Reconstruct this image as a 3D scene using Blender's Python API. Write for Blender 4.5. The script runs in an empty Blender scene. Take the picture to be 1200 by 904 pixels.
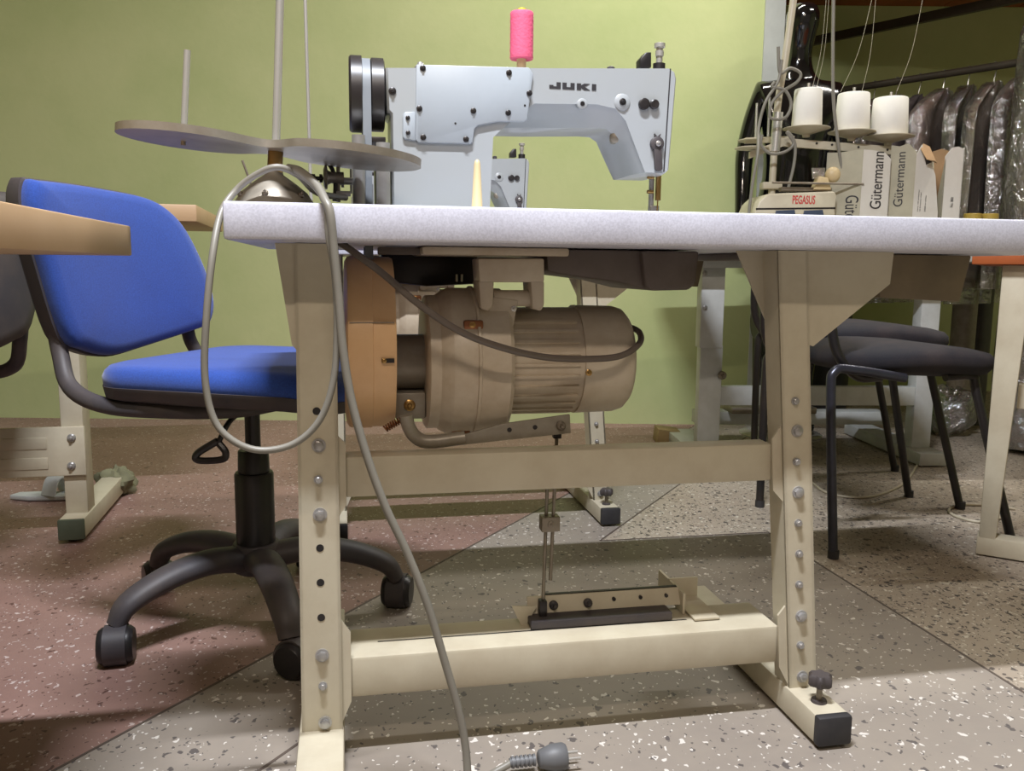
import bpy, bmesh, random
from math import *
from mathutils import Vector, Matrix
random.seed(7)
sc = bpy.context.scene
COL = sc.collection
# ------------------------------------------------------------------ camera
F = 1000.; PITCH = atan(137 / F); ROLL = .010; H = .69
Fw = Vector((0, cos(PITCH), -sin(PITCH))); U0 = Vector((0, sin(PITCH), cos(PITCH))); R0 = Vector((1, 0, 0))
RT = cos(ROLL) * R0 + sin(ROLL) * U0; UP = -sin(ROLL) * R0 + cos(ROLL) * U0
CAM = Vector((0, 0, H))
cd = bpy.data.cameras.new('camera'); cam = bpy.data.objects.new('camera', cd); COL.objects.link(cam)
cd.sensor_width = 36; cd.lens = 36 * F / 1200; cd.clip_start = .02
m = Matrix((RT, UP, -Fw)).transposed().to_4x4(); m.translation = CAM; cam.matrix_world = m
sc.camera = cam
def ray(px, py): return Fw + (px - 600) / F * RT - (py - 452) / F * UP

class Fr:
    """a place's own axes: x along the table, y away from the viewer side, z up"""
    def __init__(s, ox, oy, deg):
        s.o = Vector((ox, oy, 0)); s.yaw = radians(deg)
        s.M = Matrix.Translation(s.o) @ Matrix.Rotation(s.yaw, 4, 'Z'); s.I = s.M.inverted()
    def p(s, px, py, yl):
        c = s.I @ CAM; d = s.I.to_3x3() @ ray(px, py); t = (yl - c.y) / d.y
        return c + t * d
    def q(s, px, py, yl):
        v = s.p(px, py, yl); return (v.x, v.z)
    def g(s, px, py, z):
        c = s.I @ CAM; d = s.I.to_3x3() @ ray(px, py); t = (z - c.z) / d.z
        return c + t * d
W = Fr(0, 0, 0)
T = Fr(0, 1.075, 11)

# ------------------------------------------------------------------ materials
def lin(c):
    return tuple(((v / 255) / 12.92 if v / 255 <= .04045 else ((v / 255 + .055) / 1.055) ** 2.4) for v in c) + (1,)
MATS = {}
def mat(name, c, rough=.5, metal=0, dirt=.12, dirtc=None, scale=9, bump=0, bscale=60, spec=.5, coat=0, fine=0, sheen=0):
    m = bpy.data.materials.new(name); m.use_nodes = True; nt = m.node_tree; N = nt.nodes; L = nt.links
    b = N['Principled BSDF']; b.inputs['Roughness'].default_value = rough; b.inputs['Metallic'].default_value = metal
    b.inputs['Specular IOR Level'].default_value = spec; b.inputs['Coat Weight'].default_value = coat
    b.inputs['Sheen Weight'].default_value = sheen
    tc = N.new('ShaderNodeTexCoord')
    n = N.new('ShaderNodeTexNoise'); n.inputs['Scale'].default_value = scale; n.inputs['Detail'].default_value = 6; n.inputs['Roughness'].default_value = .65
    L.new(tc.outputs['Object'], n.inputs['Vector'])
    r = N.new('ShaderNodeValToRGB'); r.color_ramp.elements[0].position = .38; r.color_ramp.elements[1].position = .75
    r.color_ramp.elements[0].color = (0, 0, 0, 1); r.color_ramp.elements[1].color = (dirt * 3 if dirt < .34 else 1,) * 3 + (1,)
    L.new(n.outputs['Fac'], r.inputs['Fac'])
    mx = N.new('ShaderNodeMix'); mx.data_type = 'RGBA'
    mx.inputs['A'].default_value = lin(c)
    mx.inputs['B'].default_value = lin(dirtc if dirtc else tuple(v * .72 for v in c))
    L.new(r.outputs['Color'], mx.inputs['Factor']); out = mx.outputs['Result']
    if fine:
        n2 = N.new('ShaderNodeTexNoise'); n2.inputs['Scale'].default_value = 420; n2.inputs['Detail'].default_value = 2
        L.new(tc.outputs['Object'], n2.inputs['Vector'])
        r2 = N.new('ShaderNodeMapRange'); r2.inputs['From Min'].default_value = .35; r2.inputs['From Max'].default_value = .65
        r2.inputs['To Min'].default_value = 1 - fine; r2.inputs['To Max'].default_value = 1
        L.new(n2.outputs['Fac'], r2.inputs['Value'])
        m2 = N.new('ShaderNodeMix'); m2.data_type = 'RGBA'; m2.blend_type = 'MULTIPLY'; m2.inputs['Factor'].default_value = 1
        L.new(out, m2.inputs['A']); L.new(r2.outputs['Result'], m2.inputs['B']); out = m2.outputs['Result']
    L.new(out, b.inputs['Base Color'])
    if bump:
        nb = N.new('ShaderNodeTexNoise'); nb.inputs['Scale'].default_value = bscale; nb.inputs['Detail'].default_value = 3
        L.new(tc.outputs['Object'], nb.inputs['Vector'])
        bp = N.new('ShaderNodeBump'); bp.inputs['Strength'].default_value = bump; bp.inputs['Distance'].default_value = .002
        L.new(nb.outputs['Fac'], bp.inputs['Height']); L.new(bp.outputs['Normal'], b.inputs['Normal'])
    MATS[name] = m
    return m
cream = mat('cream_paint', (198, 190, 168), .42, dirt=.16, dirtc=(158, 142, 116))
creamw = mat('white_paint', (205, 208, 208), .45, dirt=.14, dirtc=(150, 148, 135))
lamin = mat('laminate', (212, 213, 226), .38, dirt=.1, dirtc=(170, 168, 182), scale=14, fine=.16)
grey = mat('machine_grey', (162, 167, 170), .34, dirt=.08, dirtc=(160, 160, 150), coat=.2)
greyp = mat('cover_grey', (164, 172, 179), .36, dirt=.06)
motc = mat('motor_cream', (200, 188, 168), .4, dirt=.2, dirtc=(150, 122, 90), bump=.25, bscale=90)
orangec = mat('pulley_cream', (226, 186, 140), .38, dirt=.14, dirtc=(190, 140, 95))
steel = mat('steel', (182, 182, 182), .32, .55, dirt=.2, dirtc=(110, 95, 75))
steeld = mat('dull_steel', (150, 143, 130), .5, .7, dirt=.3, dirtc=(95, 75, 55))
castm = mat('cast_plate', (158, 152, 140), .42, .3, dirt=.3, dirtc=(110, 98, 80))
chrome = mat('chrome', (206, 203, 196), .25, .6, dirt=.05)
brass = mat('brass', (180, 145, 90), .3, .9, dirt=.2)
black = mat('black_plastic', (28, 27, 30), .38, dirt=.2, dirtc=(60, 52, 48))
blackm = mat('black_metal', (36, 34, 36), .35, .2, dirt=.15, dirtc=(70, 60, 50))
dustb = mat('dusty_black', (60, 57, 61), .55, dirt=.22, dirtc=(96, 84, 76), scale=7)
panm = mat('oil_pan_grey', (98, 88, 82), .55, dirt=.25, dirtc=(70, 58, 48))
blue = mat('blue_fabric', (38, 78, 168), .9, dirt=.13, dirtc=(40, 60, 132), scale=5, fine=.25, sheen=.3)
blackf = mat('black_fabric', (34, 33, 40), .9, dirt=.3, dirtc=(62, 52, 52), fine=.3)
cablem = mat('grey_cable', (132, 128, 118), .42, dirt=.1)
cabled = mat('dark_cable', (100, 90, 82), .4, dirt=.1)
woodt = mat('pale_wood', (192, 160, 124), .5, dirt=.15, dirtc=(170, 132, 88), scale=4)
woodo = mat('orange_wood', (176, 92, 44), .55, dirt=.3, dirtc=(120, 62, 34), scale=3)
plasticb = mat('board_brown', (120, 106, 82), .6, dirt=.2)
pink = mat('pink_thread', (230, 96, 132), .75, dirt=.05, bump=.4, bscale=260)
yellowp = mat('yellow_plastic', (222, 214, 60), .4, dirt=.05)
whitet = mat('white_thread', (238, 236, 228), .8, dirt=.04, bump=.3, bscale=260)
tan = mat('tan_peg', (214, 192, 148), .45, dirt=.1)
card = mat('white_card', (214, 210, 202), .7, dirt=.1, dirtc=(180, 168, 150))
cardt = mat('grey_card', (178, 172, 150), .75, dirt=.15)
cardb = mat('brown_card', (176, 142, 104), .8, dirt=.2)
inkm = mat('black_ink', (40, 38, 42), .6, dirt=0)
inkr = mat('red_ink', (196, 70, 66), .6, dirt=0)
manq = mat('mannequin_black', (12, 12, 14), .12, dirt=.05, coat=.6)
rubber = mat('rubber', (40, 40, 44), .6, dirt=.25, dirtc=(72, 68, 66))
capg = mat('green_cap', (84, 92, 74), .6, dirt=.2)
threadm = mat('thread_line', (214, 206, 184), .6, dirt=0)
pillarm = mat('pillar_paint', (186, 190, 186), .6, dirt=.1)
wallm = mat('green_wall', (196, 203, 148), .75, dirt=.24, dirtc=(164, 182, 118), scale=1.1, bump=.35, bscale=34)
darkb = mat('dark_beam', (74, 66, 54), .5, .2, dirt=.2)
copper = mat('copper_spring', (150, 100, 70), .4, .8, dirt=.2)
leafg = mat('green_plastic', (96, 150, 50), .4, dirt=.3, dirtc=(60, 100, 40))

def clear_plastic(name, tint, amt):
    m = bpy.data.materials.new(name); m.use_nodes = True; nt = m.node_tree; N = nt.nodes; L = nt.links
    N.remove(N['Principled BSDF']); o = N['Material Output']
    t = N.new('ShaderNodeBsdfTransparent'); t.inputs[0].default_value = lin(tint)
    g = N.new('ShaderNodeBsdfGlossy'); g.inputs['Roughness'].default_value = .12; g.inputs[0].default_value = (.95, .95, .95, 1)
    d = N.new('ShaderNodeBsdfDiffuse'); d.inputs[0].default_value = lin((190, 186, 180))
    tc = N.new('ShaderNodeTexCoord'); n = N.new('ShaderNodeTexNoise'); n.inputs['Scale'].default_value = 16; n.inputs['Detail'].default_value = 5; n.inputs['Distortion'].default_value = 1.2
    L.new(tc.outputs['Object'], n.inputs['Vector'])
    bp = N.new('ShaderNodeBump'); bp.inputs['Strength'].default_value = 1; bp.inputs['Distance'].default_value = .03
    L.new(n.outputs['Fac'], bp.inputs['Height']); L.new(bp.outputs['Normal'], g.inputs['Normal'])
    m1 = N.new('ShaderNodeMixShader'); m1.inputs[0].default_value = .16
    L.new(t.outputs[0], m1.inputs[1]); L.new(d.outputs[0], m1.inputs[2])
    m2 = N.new('ShaderNodeMixShader'); lw = N.new('ShaderNodeLayerWeight'); lw.inputs[0].default_value = .35
    mr = N.new('ShaderNodeMapRange'); mr.inputs['To Min'].default_value = amt; mr.inputs['To Max'].default_value = .75
    L.new(lw.outputs['Fresnel'], mr.inputs['Value']); L.new(mr.outputs['Result'], m2.inputs[0])
    L.new(m1.outputs[0], m2.inputs[1]); L.new(g.outputs[0], m2.inputs[2]); L.new(m2.outputs[0], o.inputs['Surface'])
    return m
clearp = clear_plastic('clear_plastic', (228, 222, 214), .28)

def terrazzo(name, base, base2, white, dark, sc1, thr, dens_w, dens_d):
    m = bpy.data.materials.new(name); m.use_nodes = True; nt = m.node_tree; N = nt.nodes; L = nt.links
    b = N['Principled BSDF']; b.inputs['Roughness'].default_value = .48
    tc = N.new('ShaderNodeTexCoord')
    n = N.new('ShaderNodeTexNoise'); n.inputs['Scale'].default_value = 2.2; n.inputs['Detail'].default_value = 7; n.inputs['Roughness'].default_value = .7
    L.new(tc.outputs['Object'], n.inputs['Vector'])
    mx = N.new('ShaderNodeMix'); mx.data_type = 'RGBA'; mx.inputs['A'].default_value = lin(base); mx.inputs['B'].default_value = lin(base2)
    mr = N.new('ShaderNodeMapRange'); mr.inputs['From Min'].default_value = .35; mr.inputs['From Max'].default_value = .68
    L.new(n.outputs['Fac'], mr.inputs['Value']); L.new(mr.outputs['Result'], mx.inputs['Factor']); out = mx.outputs['Result']
    nd = N.new('ShaderNodeTexNoise'); nd.inputs['Scale'].default_value = 60; L.new(tc.outputs['Object'], nd.inputs['Vector'])
    vm = N.new('ShaderNodeMix'); vm.data_type = 'RGBA'; vm.blend_type = 'LINEAR_LIGHT'; vm.inputs['Factor'].default_value = .012
    L.new(tc.outputs['Object'], vm.inputs['A']); L.new(nd.outputs['Color'], vm.inputs['B'])
    for k, (s, colr, dens, off) in enumerate(((sc1, dark, dens_d, 0), (sc1 * 1.25, white, dens_w, 3.3), (sc1 * 2.4, white, dens_w * .8, 7.1), (sc1 * 2.2, dark, dens_d * .8, 9.7))):
        mp = N.new('ShaderNodeMapping'); mp.inputs['Location'].default_value = (off, off * .7, 0); mp.inputs['Rotation'].default_value = (0, 0, off)
        mp.inputs['Scale'].default_value = (1.1, .8, 1)
        L.new(vm.outputs['Result'], mp.inputs['Vector'])
        v = N.new('ShaderNodeTexVoronoi'); v.inputs['Scale'].default_value = s; v.inputs['Randomness'].default_value = 1
        L.new(mp.outputs[0], v.inputs['Vector'])
        sp = N.new('ShaderNodeSeparateColor'); L.new(v.outputs['Color'], sp.inputs[0])
        lt = N.new('ShaderNodeMath'); lt.operation = 'LESS_THAN'; lt.inputs[1].default_value = dens; L.new(sp.outputs[0], lt.inputs[0])
        ms = N.new('ShaderNodeMath'); ms.operation = 'MULTIPLY'; ms.inputs[1].default_value = thr * 1.5; L.new(sp.outputs[1], ms.inputs[0])
        ad = N.new('ShaderNodeMath'); ad.operation = 'ADD'; ad.inputs[1].default_value = thr * .3; L.new(ms.outputs[0], ad.inputs[0])
        l2 = N.new('ShaderNodeMath'); l2.operation = 'LESS_THAN'; L.new(v.outputs['Distance'], l2.inputs[0]); L.new(ad.outputs[0], l2.inputs[1])
        an = N.new('ShaderNodeMath'); an.operation = 'MULTIPLY'; L.new(lt.outputs[0], an.inputs[0]); L.new(l2.outputs[0], an.inputs[1])
        a2 = N.new('ShaderNodeMath'); a2.operation = 'MULTIPLY'; a2.inputs[1].default_value = .85; L.new(an.outputs[0], a2.inputs[0])
        mm = N.new('ShaderNodeMix'); mm.data_type = 'RGBA'; mm.inputs['B'].default_value = lin(colr)
        L.new(a2.outputs[0], mm.inputs['Factor']); L.new(out, mm.inputs['A']); out = mm.outputs['Result']
    L.new(out, b.inputs['Base Color'])
    return m
ter_red = terrazzo('terrazzo_red', (134, 104, 96), (150, 120, 110), (204, 188, 182), (84, 58, 52), 66, .21, .3, .3)
ter_grey = terrazzo('terrazzo_grey', (142, 133, 124), (156, 146, 134), (226, 220, 212), (80, 74, 74), 58, .215, .24, .26)
ter_light = terrazzo('terrazzo_light', (176, 164, 148), (158, 144, 128), (214, 208, 194), (66, 60, 58), 72, .28, .2, .5)

# ------------------------------------------------------------------ geometry
OFF = {}; FRM = {}
def tagp(o, label=None, cat=None, group=None, kind=None):
    if label: o['label'] = label
    if cat: o['category'] = cat
    if group: o['group'] = group
    if kind: o['kind'] = kind
    return o
def thing(name, label, cat, fr, base, group=None):
    o = bpy.data.objects.new(name, None); o.empty_display_size = .05; COL.objects.link(o)
    o.location = fr.M @ Vector(base); o.rotation_euler = (0, 0, fr.yaw)
    OFF[o.name] = Vector(base); FRM[o.name] = fr
    return tagp(o, label, cat, group)
def cr(pts, n=6):
    pts = [Vector(p) for p in pts]
    if len(pts) < 3 or n < 2: return pts
    P = [pts[0] * 2 - pts[1]] + pts + [pts[-1] * 2 - pts[-2]]; out = []
    for i in range(1, len(P) - 2):
        a, b, c, d = P[i - 1:i + 3]
        for k in range(n):
            t = k / n
            out.append(.5 * ((2 * b) + (c - a) * t + (2 * a - 5 * b + 4 * c - d) * t * t + (3 * b - a - 3 * c + d) * t ** 3))
    out.append(pts[-1]); return out
class MB:
    def __init__(s): s.bm = bmesh.new()
    def _bev(s, faces, bev, seg=2):
        if bev:
            es = {e for f in faces for e in f.edges}
            bmesh.ops.bevel(s.bm, geom=list(es), offset=bev, segments=seg, profile=.5, affect='EDGES', clamp_overlap=True)
    def loops(s, rings, cap0=True, cap1=True, closed=True, bev=0):
        vs = [[s.bm.verts.new(p) for p in r] for r in rings]; fs = []
        n = len(vs[0])
        for a, b in zip(vs, vs[1:]):
            for i in range(n if closed else n - 1):
                j = (i + 1) % n
                try: fs.append(s.bm.faces.new((a[i], a[j], b[j], b[i])))
                except ValueError: pass
        if cap0: fs.append(s.bm.faces.new(list(reversed(vs[0]))))
        if cap1: fs.append(s.bm.faces.new(vs[-1]))
        bmesh.ops.recalc_face_normals(s.bm, faces=fs)
        s._bev(fs, bev); return s
    def box(s, x0, x1, y0, y1, z0, z1, bev=0):
        return s.loops([[(x0, y0, z0), (x1, y0, z0), (x1, y1, z0), (x0, y1, z0)], [(x0, y0, z1), (x1, y0, z1), (x1, y1, z1), (x0, y1, z1)]], bev=bev)
    def prism(s, poly, y0, y1, bev=0):
        return s.loops([[(x, y0, z) for x, z in poly], [(x, y1, z) for x, z in poly]], bev=bev)
    def prismx(s, poly, x0, x1, bev=0):
        return s.loops([[(x0, y, z) for y, z in poly], [(x1, y, z) for y, z in poly]], bev=bev)
    def prismz(s, poly, z0, z1, bev=0, mtx=None):
        r = [[Vector((x, y, z)) for x, y in poly] for z in (z0, z1)]
        if mtx: r = [[mtx @ v for v in q] for q in r]
        return s.loops(r, bev=bev)
    def lathe(s, p, axis, prof, seg=32, cap0=True, cap1=True):
        p = Vector(p); a = Vector(axis).normalized()
        u = a.orthogonal().normalized(); v = a.cross(u)
        return s.loops([[p + a * t + (u * cos(2 * pi * k / seg) + v * sin(2 * pi * k / seg)) * max(r, 1e-5) for k in range(seg)] for t, r in prof], cap0, cap1)
    def cyl(s, p0, p1, r0, r1=None, seg=20, bev=0):
        p0 = Vector(p0); d = Vector(p1) - p0; r1 = r0 if r1 is None else r1; l = d.length
        if bev: return s.lathe(p0, d, [(0, r0 - bev), (bev, r0), (l - bev, r1), (l, r1 - bev)], seg)
        return s.lathe(p0, d, [(0, r0), (l, r1)], seg)
    def tube(s, pts, r, seg=10, n=6, flat=None):
        P = cr(pts, n); m_ = len(P)
        if isinstance(r, (list, tuple)):
            k = len(r) - 1; R = []
            for i in range(m_):
                t = i / (m_ - 1) * k; j = min(int(t), k - 1); R.append(r[j] * (1 - t + j) + r[j + 1] * (t - j))
        else: R = [r] * m_
        tg = [(P[min(i + 1, m_ - 1)] - P[max(i - 1, 0)]).normalized() for i in range(m_)]
        u = tg[0].orthogonal().normalized()
        if flat: u = (Vector((0, 0, 1)) - tg[0] * tg[0].z).normalized()
        rings = []
        for i in range(m_):
            u = (u - tg[i] * u.dot(tg[i])).normalized(); v = tg[i].cross(u); fu, fv = flat if flat else (1, 1)
            rings.append([P[i] + (u * cos(2 * pi * k / seg) * fu + v * sin(2 * pi * k / seg) * fv) * R[i] for k in range(seg)])
        return s.loops(rings)
    def ball(s, c, r, sx=1, sy=1, sz=1, seg=20):
        c = Vector(c); rings = []
        for i in range(1, seg // 2):
            a = pi * i / (seg // 2)
            rings.append([c + Vector((sx * r * sin(a) * cos(2 * pi * k / seg), sy * r * sin(a) * sin(2 * pi * k / seg), sz * r * cos(a))) for k in range(seg)])
        return s.loops(rings)
    def obj(s, name, mt, off, smooth=40):
        me = bpy.data.meshes.new(name)
        for v in s.bm.verts: v.co -= off
        s.bm.to_mesh(me); s.bm.free(); me.materials.append(mt)
        me.polygons.foreach_set('use_smooth', [True] * len(me.polygons)); me.set_sharp_from_angle(angle=radians(smooth))
        o = bpy.data.objects.new(name, me); COL.objects.link(o); return o
    def part(s, name, mt, parent, label=None, kind=None, smooth=40):
        off = OFF[parent.name]; o = s.obj(name, mt, off, smooth); o.parent = parent; OFF[o.name] = off
        if label: o['label'] = label
        if kind: o['kind'] = kind
        return o
    def single(s, name, mt, label, cat, fr, base, group=None, kind=None, smooth=40):
        o = s.obj(name, mt, Vector(base), smooth); o.location = fr.M @ Vector(base); o.rotation_euler = (0, 0, fr.yaw); OFF[o.name] = Vector(base)
        return tagp(o, label, cat, group, kind)
def struct(m_, name, mt):
    o = m_.obj(name, mt, Vector((0, 0, 0))); o['kind'] = 'structure'; return o
def copy_tree(o, shift=None, parent=None):
    c = o.copy(); COL.objects.link(c); c.parent = parent
    if o.name in OFF: OFF[c.name] = OFF[o.name]
    if shift is not None: c.location = c.location + Vector(shift)
    for ch in list(o.children): copy_tree(ch, None, c)
    return c
def screw(mt, x, y, z, r, parent, name='screw', d=(0, -1, 0), depth=.002, slot=True):
    b = MB(); d = Vector(d); b.lathe(Vector((x, y, z)) - d * .001, d, [(0, r), (depth * .6 + .001, r), (depth + .001, r * .7)], 14)
    if slot: b.lathe(Vector((x, y, z)), d, [(0, r * .45), (depth * 1.5, r * .45), (depth * 1.9, r * .3)], 6)
    return b.part(name, mt, parent)
def text_part(s, mt, parent, x0, x1, z0, z1, y, rot=0, name='lettering', font_bold=0, fwd=None, single=None):
    """flat letters in the plane y = const, filling the given box; rot 90 reads upwards, -90 downwards"""
    cu = bpy.data.curves.new('text', 'FONT'); cu.body = s; cu.size = 1; cu.extrude = .002; cu.offset = font_bold
    to = bpy.data.objects.new('text', cu); COL.objects.link(to); bpy.context.view_layer.update()
    me0 = to.evaluated_get(bpy.context.evaluated_depsgraph_get()).to_mesh()
    vs = [v.co.copy() for v in me0.vertices]; fs = [list(p.vertices) for p in me0.polygons]
    to.evaluated_get(bpy.context.evaluated_depsgraph_get()).to_mesh_clear(); bpy.data.objects.remove(to); bpy.data.curves.remove(cu)
    ax, bx = min(v.x for v in vs), max(v.x for v in vs); ay, by = min(v.y for v in vs), max(v.y for v in vs)
    b = MB(); out = []
    for v in vs:
        u = (v.x - ax) / (bx - ax); w = (v.y - ay) / (by - ay); e = v.z / .002 * .0003
        if rot == 90: u, w = 1 - w, u
        elif rot == -90: u, w = w, 1 - u
        p = Vector((x0 + (x1 - x0) * u, y - e, z0 + (z1 - z0) * w))
        if fwd: p = fwd @ p
        out.append(b.bm.verts.new(p))
    for f in fs:
        try: b.bm.faces.new([out[i] for i in f])
        except ValueError: pass
    bmesh.ops.recalc_face_normals(b.bm, faces=b.bm.faces[:])
    return b.part(name, mt, parent)

# ------------------------------------------------------------------ room
b = bmesh.new()
def floor_obj():
    polys = [[(-4.5, -3), (-2.83, -3), (1.755, 5.5), (-4.5, 5.5)],
             [(-2.83, -3), (1.7, -3), (.856, 1.337), (.687, 2.203), (.23, 2.116), (2.05, 5.5), (1.755, 5.5)],
             [(1.7, -3), (4.5, -3), (4.5, 5.5), (2.05, 5.5), (.23, 2.116), (.687, 2.203), (.856, 1.337)]]
    me = bpy.data.meshes.new('floor'); vs = []; fs = []
    for p in polys:
        k = len(vs); vs += [(x, y, 0) for x, y in p]; fs.append(list(range(k, k + len(p))))
    me.from_pydata(vs, [], fs)
    for mm in (ter_red, ter_grey, ter_light): me.materials.append(mm)
    for i, p in enumerate(me.polygons): p.material_index = i
    o = bpy.data.objects.new('floor', me); COL.objects.link(o); o['kind'] = 'structure'
    bm_ = bmesh.new(); bm_.from_mesh(me); bmesh.ops.recalc_face_normals(bm_, faces=bm_.faces[:]); 
    for f in bm_.faces:
        if f.normal.z < 0: f.normal_flip()
    bmesh.ops.triangulate(bm_, faces=bm_.faces[:]); bm_.to_mesh(me); bm_.free()
floor_obj()
stripm = mat('divider_strip', (92, 80, 72), .6, dirt=.1)
for i, (a, c) in enumerate((((-2.83, -3), (1.755, 5.5)), ((.23, 2.116), (2.05, 5.5)), ((.23, 2.116), (.687, 2.203)), ((.687, 2.203), (.856, 1.337)), ((.856, 1.337), (1.7, -3)), ((-.9, .06), (-.27, 1.23)))):
    a = Vector(a + (0,)); c = Vector(c + (0,)); d = (c - a).normalized(); n = Vector((-d.y, d.x, 0)) * .0025
    MBs = MB(); MBs.loops([[a - n, c - n, c + n, a + n], [v + Vector((0, 0, .0006)) for v in (a - n, c - n, c + n, a + n)]])
    struct(MBs, 'trim_%d' % (i + 1), stripm)
YW = 3.8
struct(MB().box(-4.5, 4.5, -3, 5.1, 3.2, 3.3), 'ceiling', mat('ceiling_paint', (168, 148, 126), .8, dirt=.1))
struct(MB().box(-4.5, 1.055, YW, YW + .12, 0, 3.2), 'wall_back', wallm)
struct(MB().box(1.055, 1.14, YW - .012, YW + .13, 0, 3.2), 'wall_pillar', pillarm)
struct(MB().box(1.0, 4.5, 5.0, 5.1, 0, 3.2), 'wall_recess', wallm)
struct(MB().box(1.055, 1.10, YW + .13, 5.0, 0, 3.2), 'wall_return', wallm)
struct(MB().box(4.4, 4.5, -3, 5.0, 0, 3.2), 'wall_right', wallm)
struct(MB().box(-4.5, -4.4, -3, YW, 0, 3.2), 'wall_left', wallm)

# ------------------------------------------------------------------ sewing table
def holes_and_bolts(fr, lst, yl, parent):
    for kind, px, py in lst:
        x, z = fr.q(px, py, yl)
        if kind == 'h':
            MB().lathe((x, yl - .0006, z), (0, 1, 0), [(0, .0052), (.0005, .0052)], 16).part('hole', blackm, parent, label='dark round bolt hole')
        else:
            r = .0085 if kind == 'b' else .0055
            b = MB(); b.lathe((x, yl, z), (0, -1, 0), [(0, r * 1.1), (.002, r * 1.1)], 18); b.lathe((x, yl - .002, z), (0, -1, 0), [(0, r * .8), (.004, r * .8), (.005, r * .6)], 6 if kind == 'b' else 14)
            b.part('bolt', steel, parent)
def main_table():
    fr = T; yp = .085
    t = thing('sewing_table', 'cream steel sewing table with speckled white top carrying the large grey sewing machine', 'table', fr, (.1, .27, 0), 'industrial sewing tables with grey machines')
    x0 = fr.q(260, 236, 0)[0]
    MB().box(x0, x0 + 1.26, 0, .56, .7205, .765, .004).part('tabletop', lamin, t)
    # legs
    for side, pts in (('l', ((345, 283), (392, 283), (402, 866), (354, 866))), ('r', ((912, 290), (947, 290), (956, 812), (925, 812)))):
        (a, b_, c, d) = [fr.q(*p, yp) for p in pts]
        zf = .05
        a = (a[0], .7195); b_ = (b_[0], .7195); c = (c[0], zf); d = (d[0], zf)
        m_ = MB().prism([a, b_, c, d], yp, yp + .004)
        s = .004
        m_.prism([a, (a[0] + s, a[1]), (d[0] + s, d[1]), d], yp, yp + .047)
        m_.prism([(b_[0] - s, b_[1]), b_, c, (c[0] - s, c[1])], yp, yp + .047)
        post = m_.part('leg', cream, t)
        cx0, cx1 = d[0] - .004, c[0] + .002
        if side == 'r': cx0, cx1 = fr.g(957, 880, 0).x, fr.g(999, 879, 0).x
        foot = MB().box(cx0, cx1, .004 if side == 'r' else -.03, .52, .006, .05, .004).part('foot', cream, t)
        yf = .004 if side == 'r' else -.03
        MB().box(cx0 - .0005, cx1 + .0005, yf - .012, yf + .004, .0055, .0505, .004).part('foot_cap', rubber, foot, label='black plastic end cap')
        for yk in (.04,):
            kx = (cx0 + cx1) / 2
            if side == 'l' and yk < .1: continue
            k = MB().cyl((kx, yk, 0.0), (kx, yk, .078), .0045, seg=12).part('levelling_screw', steeld, foot)
            kb = MB(); rr = []
            for j in range(40):
                rr.append(.0165 + .0022 * cos(2 * pi * j / 40 * 6))
            kb.loops([[(kx + q * f * cos(2 * pi * j / 40), yk + q * f * sin(2 * pi * j / 40), z) for j, q in enumerate(rr)] for z, f in ((.076, .85), (.079, 1), (.09, 1), (.094, .8))])
            kb.part('knob', dustb, k)
            MB().lathe((kx, yk, .05), (0, 0, 1), [(0, .012), (.004, .011), (.004, .006)], 16).part('washer', dustb, k)
        lst = dict(l=[('h', 371, 482), ('b', 373.5, 522), ('s', 373, 562), ('b', 375, 603), ('h', 375, 642.5), ('h', 375.6, 683), ('h', 376.5, 724), ('b', 377.5, 768), ('s', 378.4, 804), ('b', 381, 847)],
                   r=[('s', 931.5, 470), ('b', 934, 505), ('s', 933, 541), ('b', 935, 577), ('s', 935, 613), ('s', 936, 649), ('s', 936, 685), ('b', 938.6, 722), ('s', 937.5, 756), ('b', 940, 793)])[side]
        holes_and_bolts(fr, lst, yp, post)
    # top brackets
    zt = .7195
    P = lambda l, y: [fr.q(a, c, y) for a, c in l]
    def gus(l, y0, y1):
        p = P(l, y0); p = [(x, min(z, zt)) for x, z in p]
        MB().prism(p, y0, y1).part('gusset', cream, t)
    gus([(322, 282), (346, 282), (347, 410), (342, 404)], yp + .002, yp + .006)
    gus([(947, 289), (1048, 289), (1043, 333), (953, 406), (948, 404)], yp + .002, yp + .006)
    gus([(864, 288), (912, 288), (912, 400), (896, 372)], yp + .047, yp + .051)
    for xx in (-.27, .44):
        MB().box(xx, xx + .05, .14, .5, .708, .7198, .002).part('top_rail', panm, t)
    # crossbars
    yb = yp + .012
    a0, a1 = fr.q(404, 537, yb), fr.q(906, 520, yb)
    z1 = (a0[1] + a1[1]) / 2
    MB().box(a0[0], a1[0], yb, yb + .04, z1 - .056, z1, .003).part('upper_crossbar', cream, t)
    c0, c1 = fr.q(409, 768, yb), fr.q(913, 737, yb); z2 = (c0[1] + c1[1]) / 2
    lb = MB().box(c0[0], c1[0], yb, yb + .10, z2 - .06, z2, .005).part('lower_crossbar', cream, t)
    sx0 = fr.g(443, 757, z2); sx1 = fr.g(806, 728, z2)
    MB().box(sx0.x, sx1.x, yb + .045, yb + .048, z2 - .001, z2 + .0004).part('slot', blackm, lb, label='long narrow dark slot')
    for l in ([(390, 506), (405, 520), (406, 592), (392, 614)], [(918, 495), (905, 515), (906, 575), (919, 590)], [(396, 722), (411, 742), (412, 822), (398, 855)], [(924, 706), (912, 722), (913, 782), (925, 806)]):
        MB().prism(P(l, yp + .006), yp + .006, yp + .010).part('end_plate', cream, t)
    # drawer under the right end
    d = P([(1030, 288), (1140, 288), (1125, 354), (1031, 349)], .20)
    d = [(x, min(z, .719)) for x, z in d]
    MB().prism(d, .2, .46, .003).part('drawer', plasticb, t, label='brown box drawer hung under the top')
    return t, z2, yb
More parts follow.
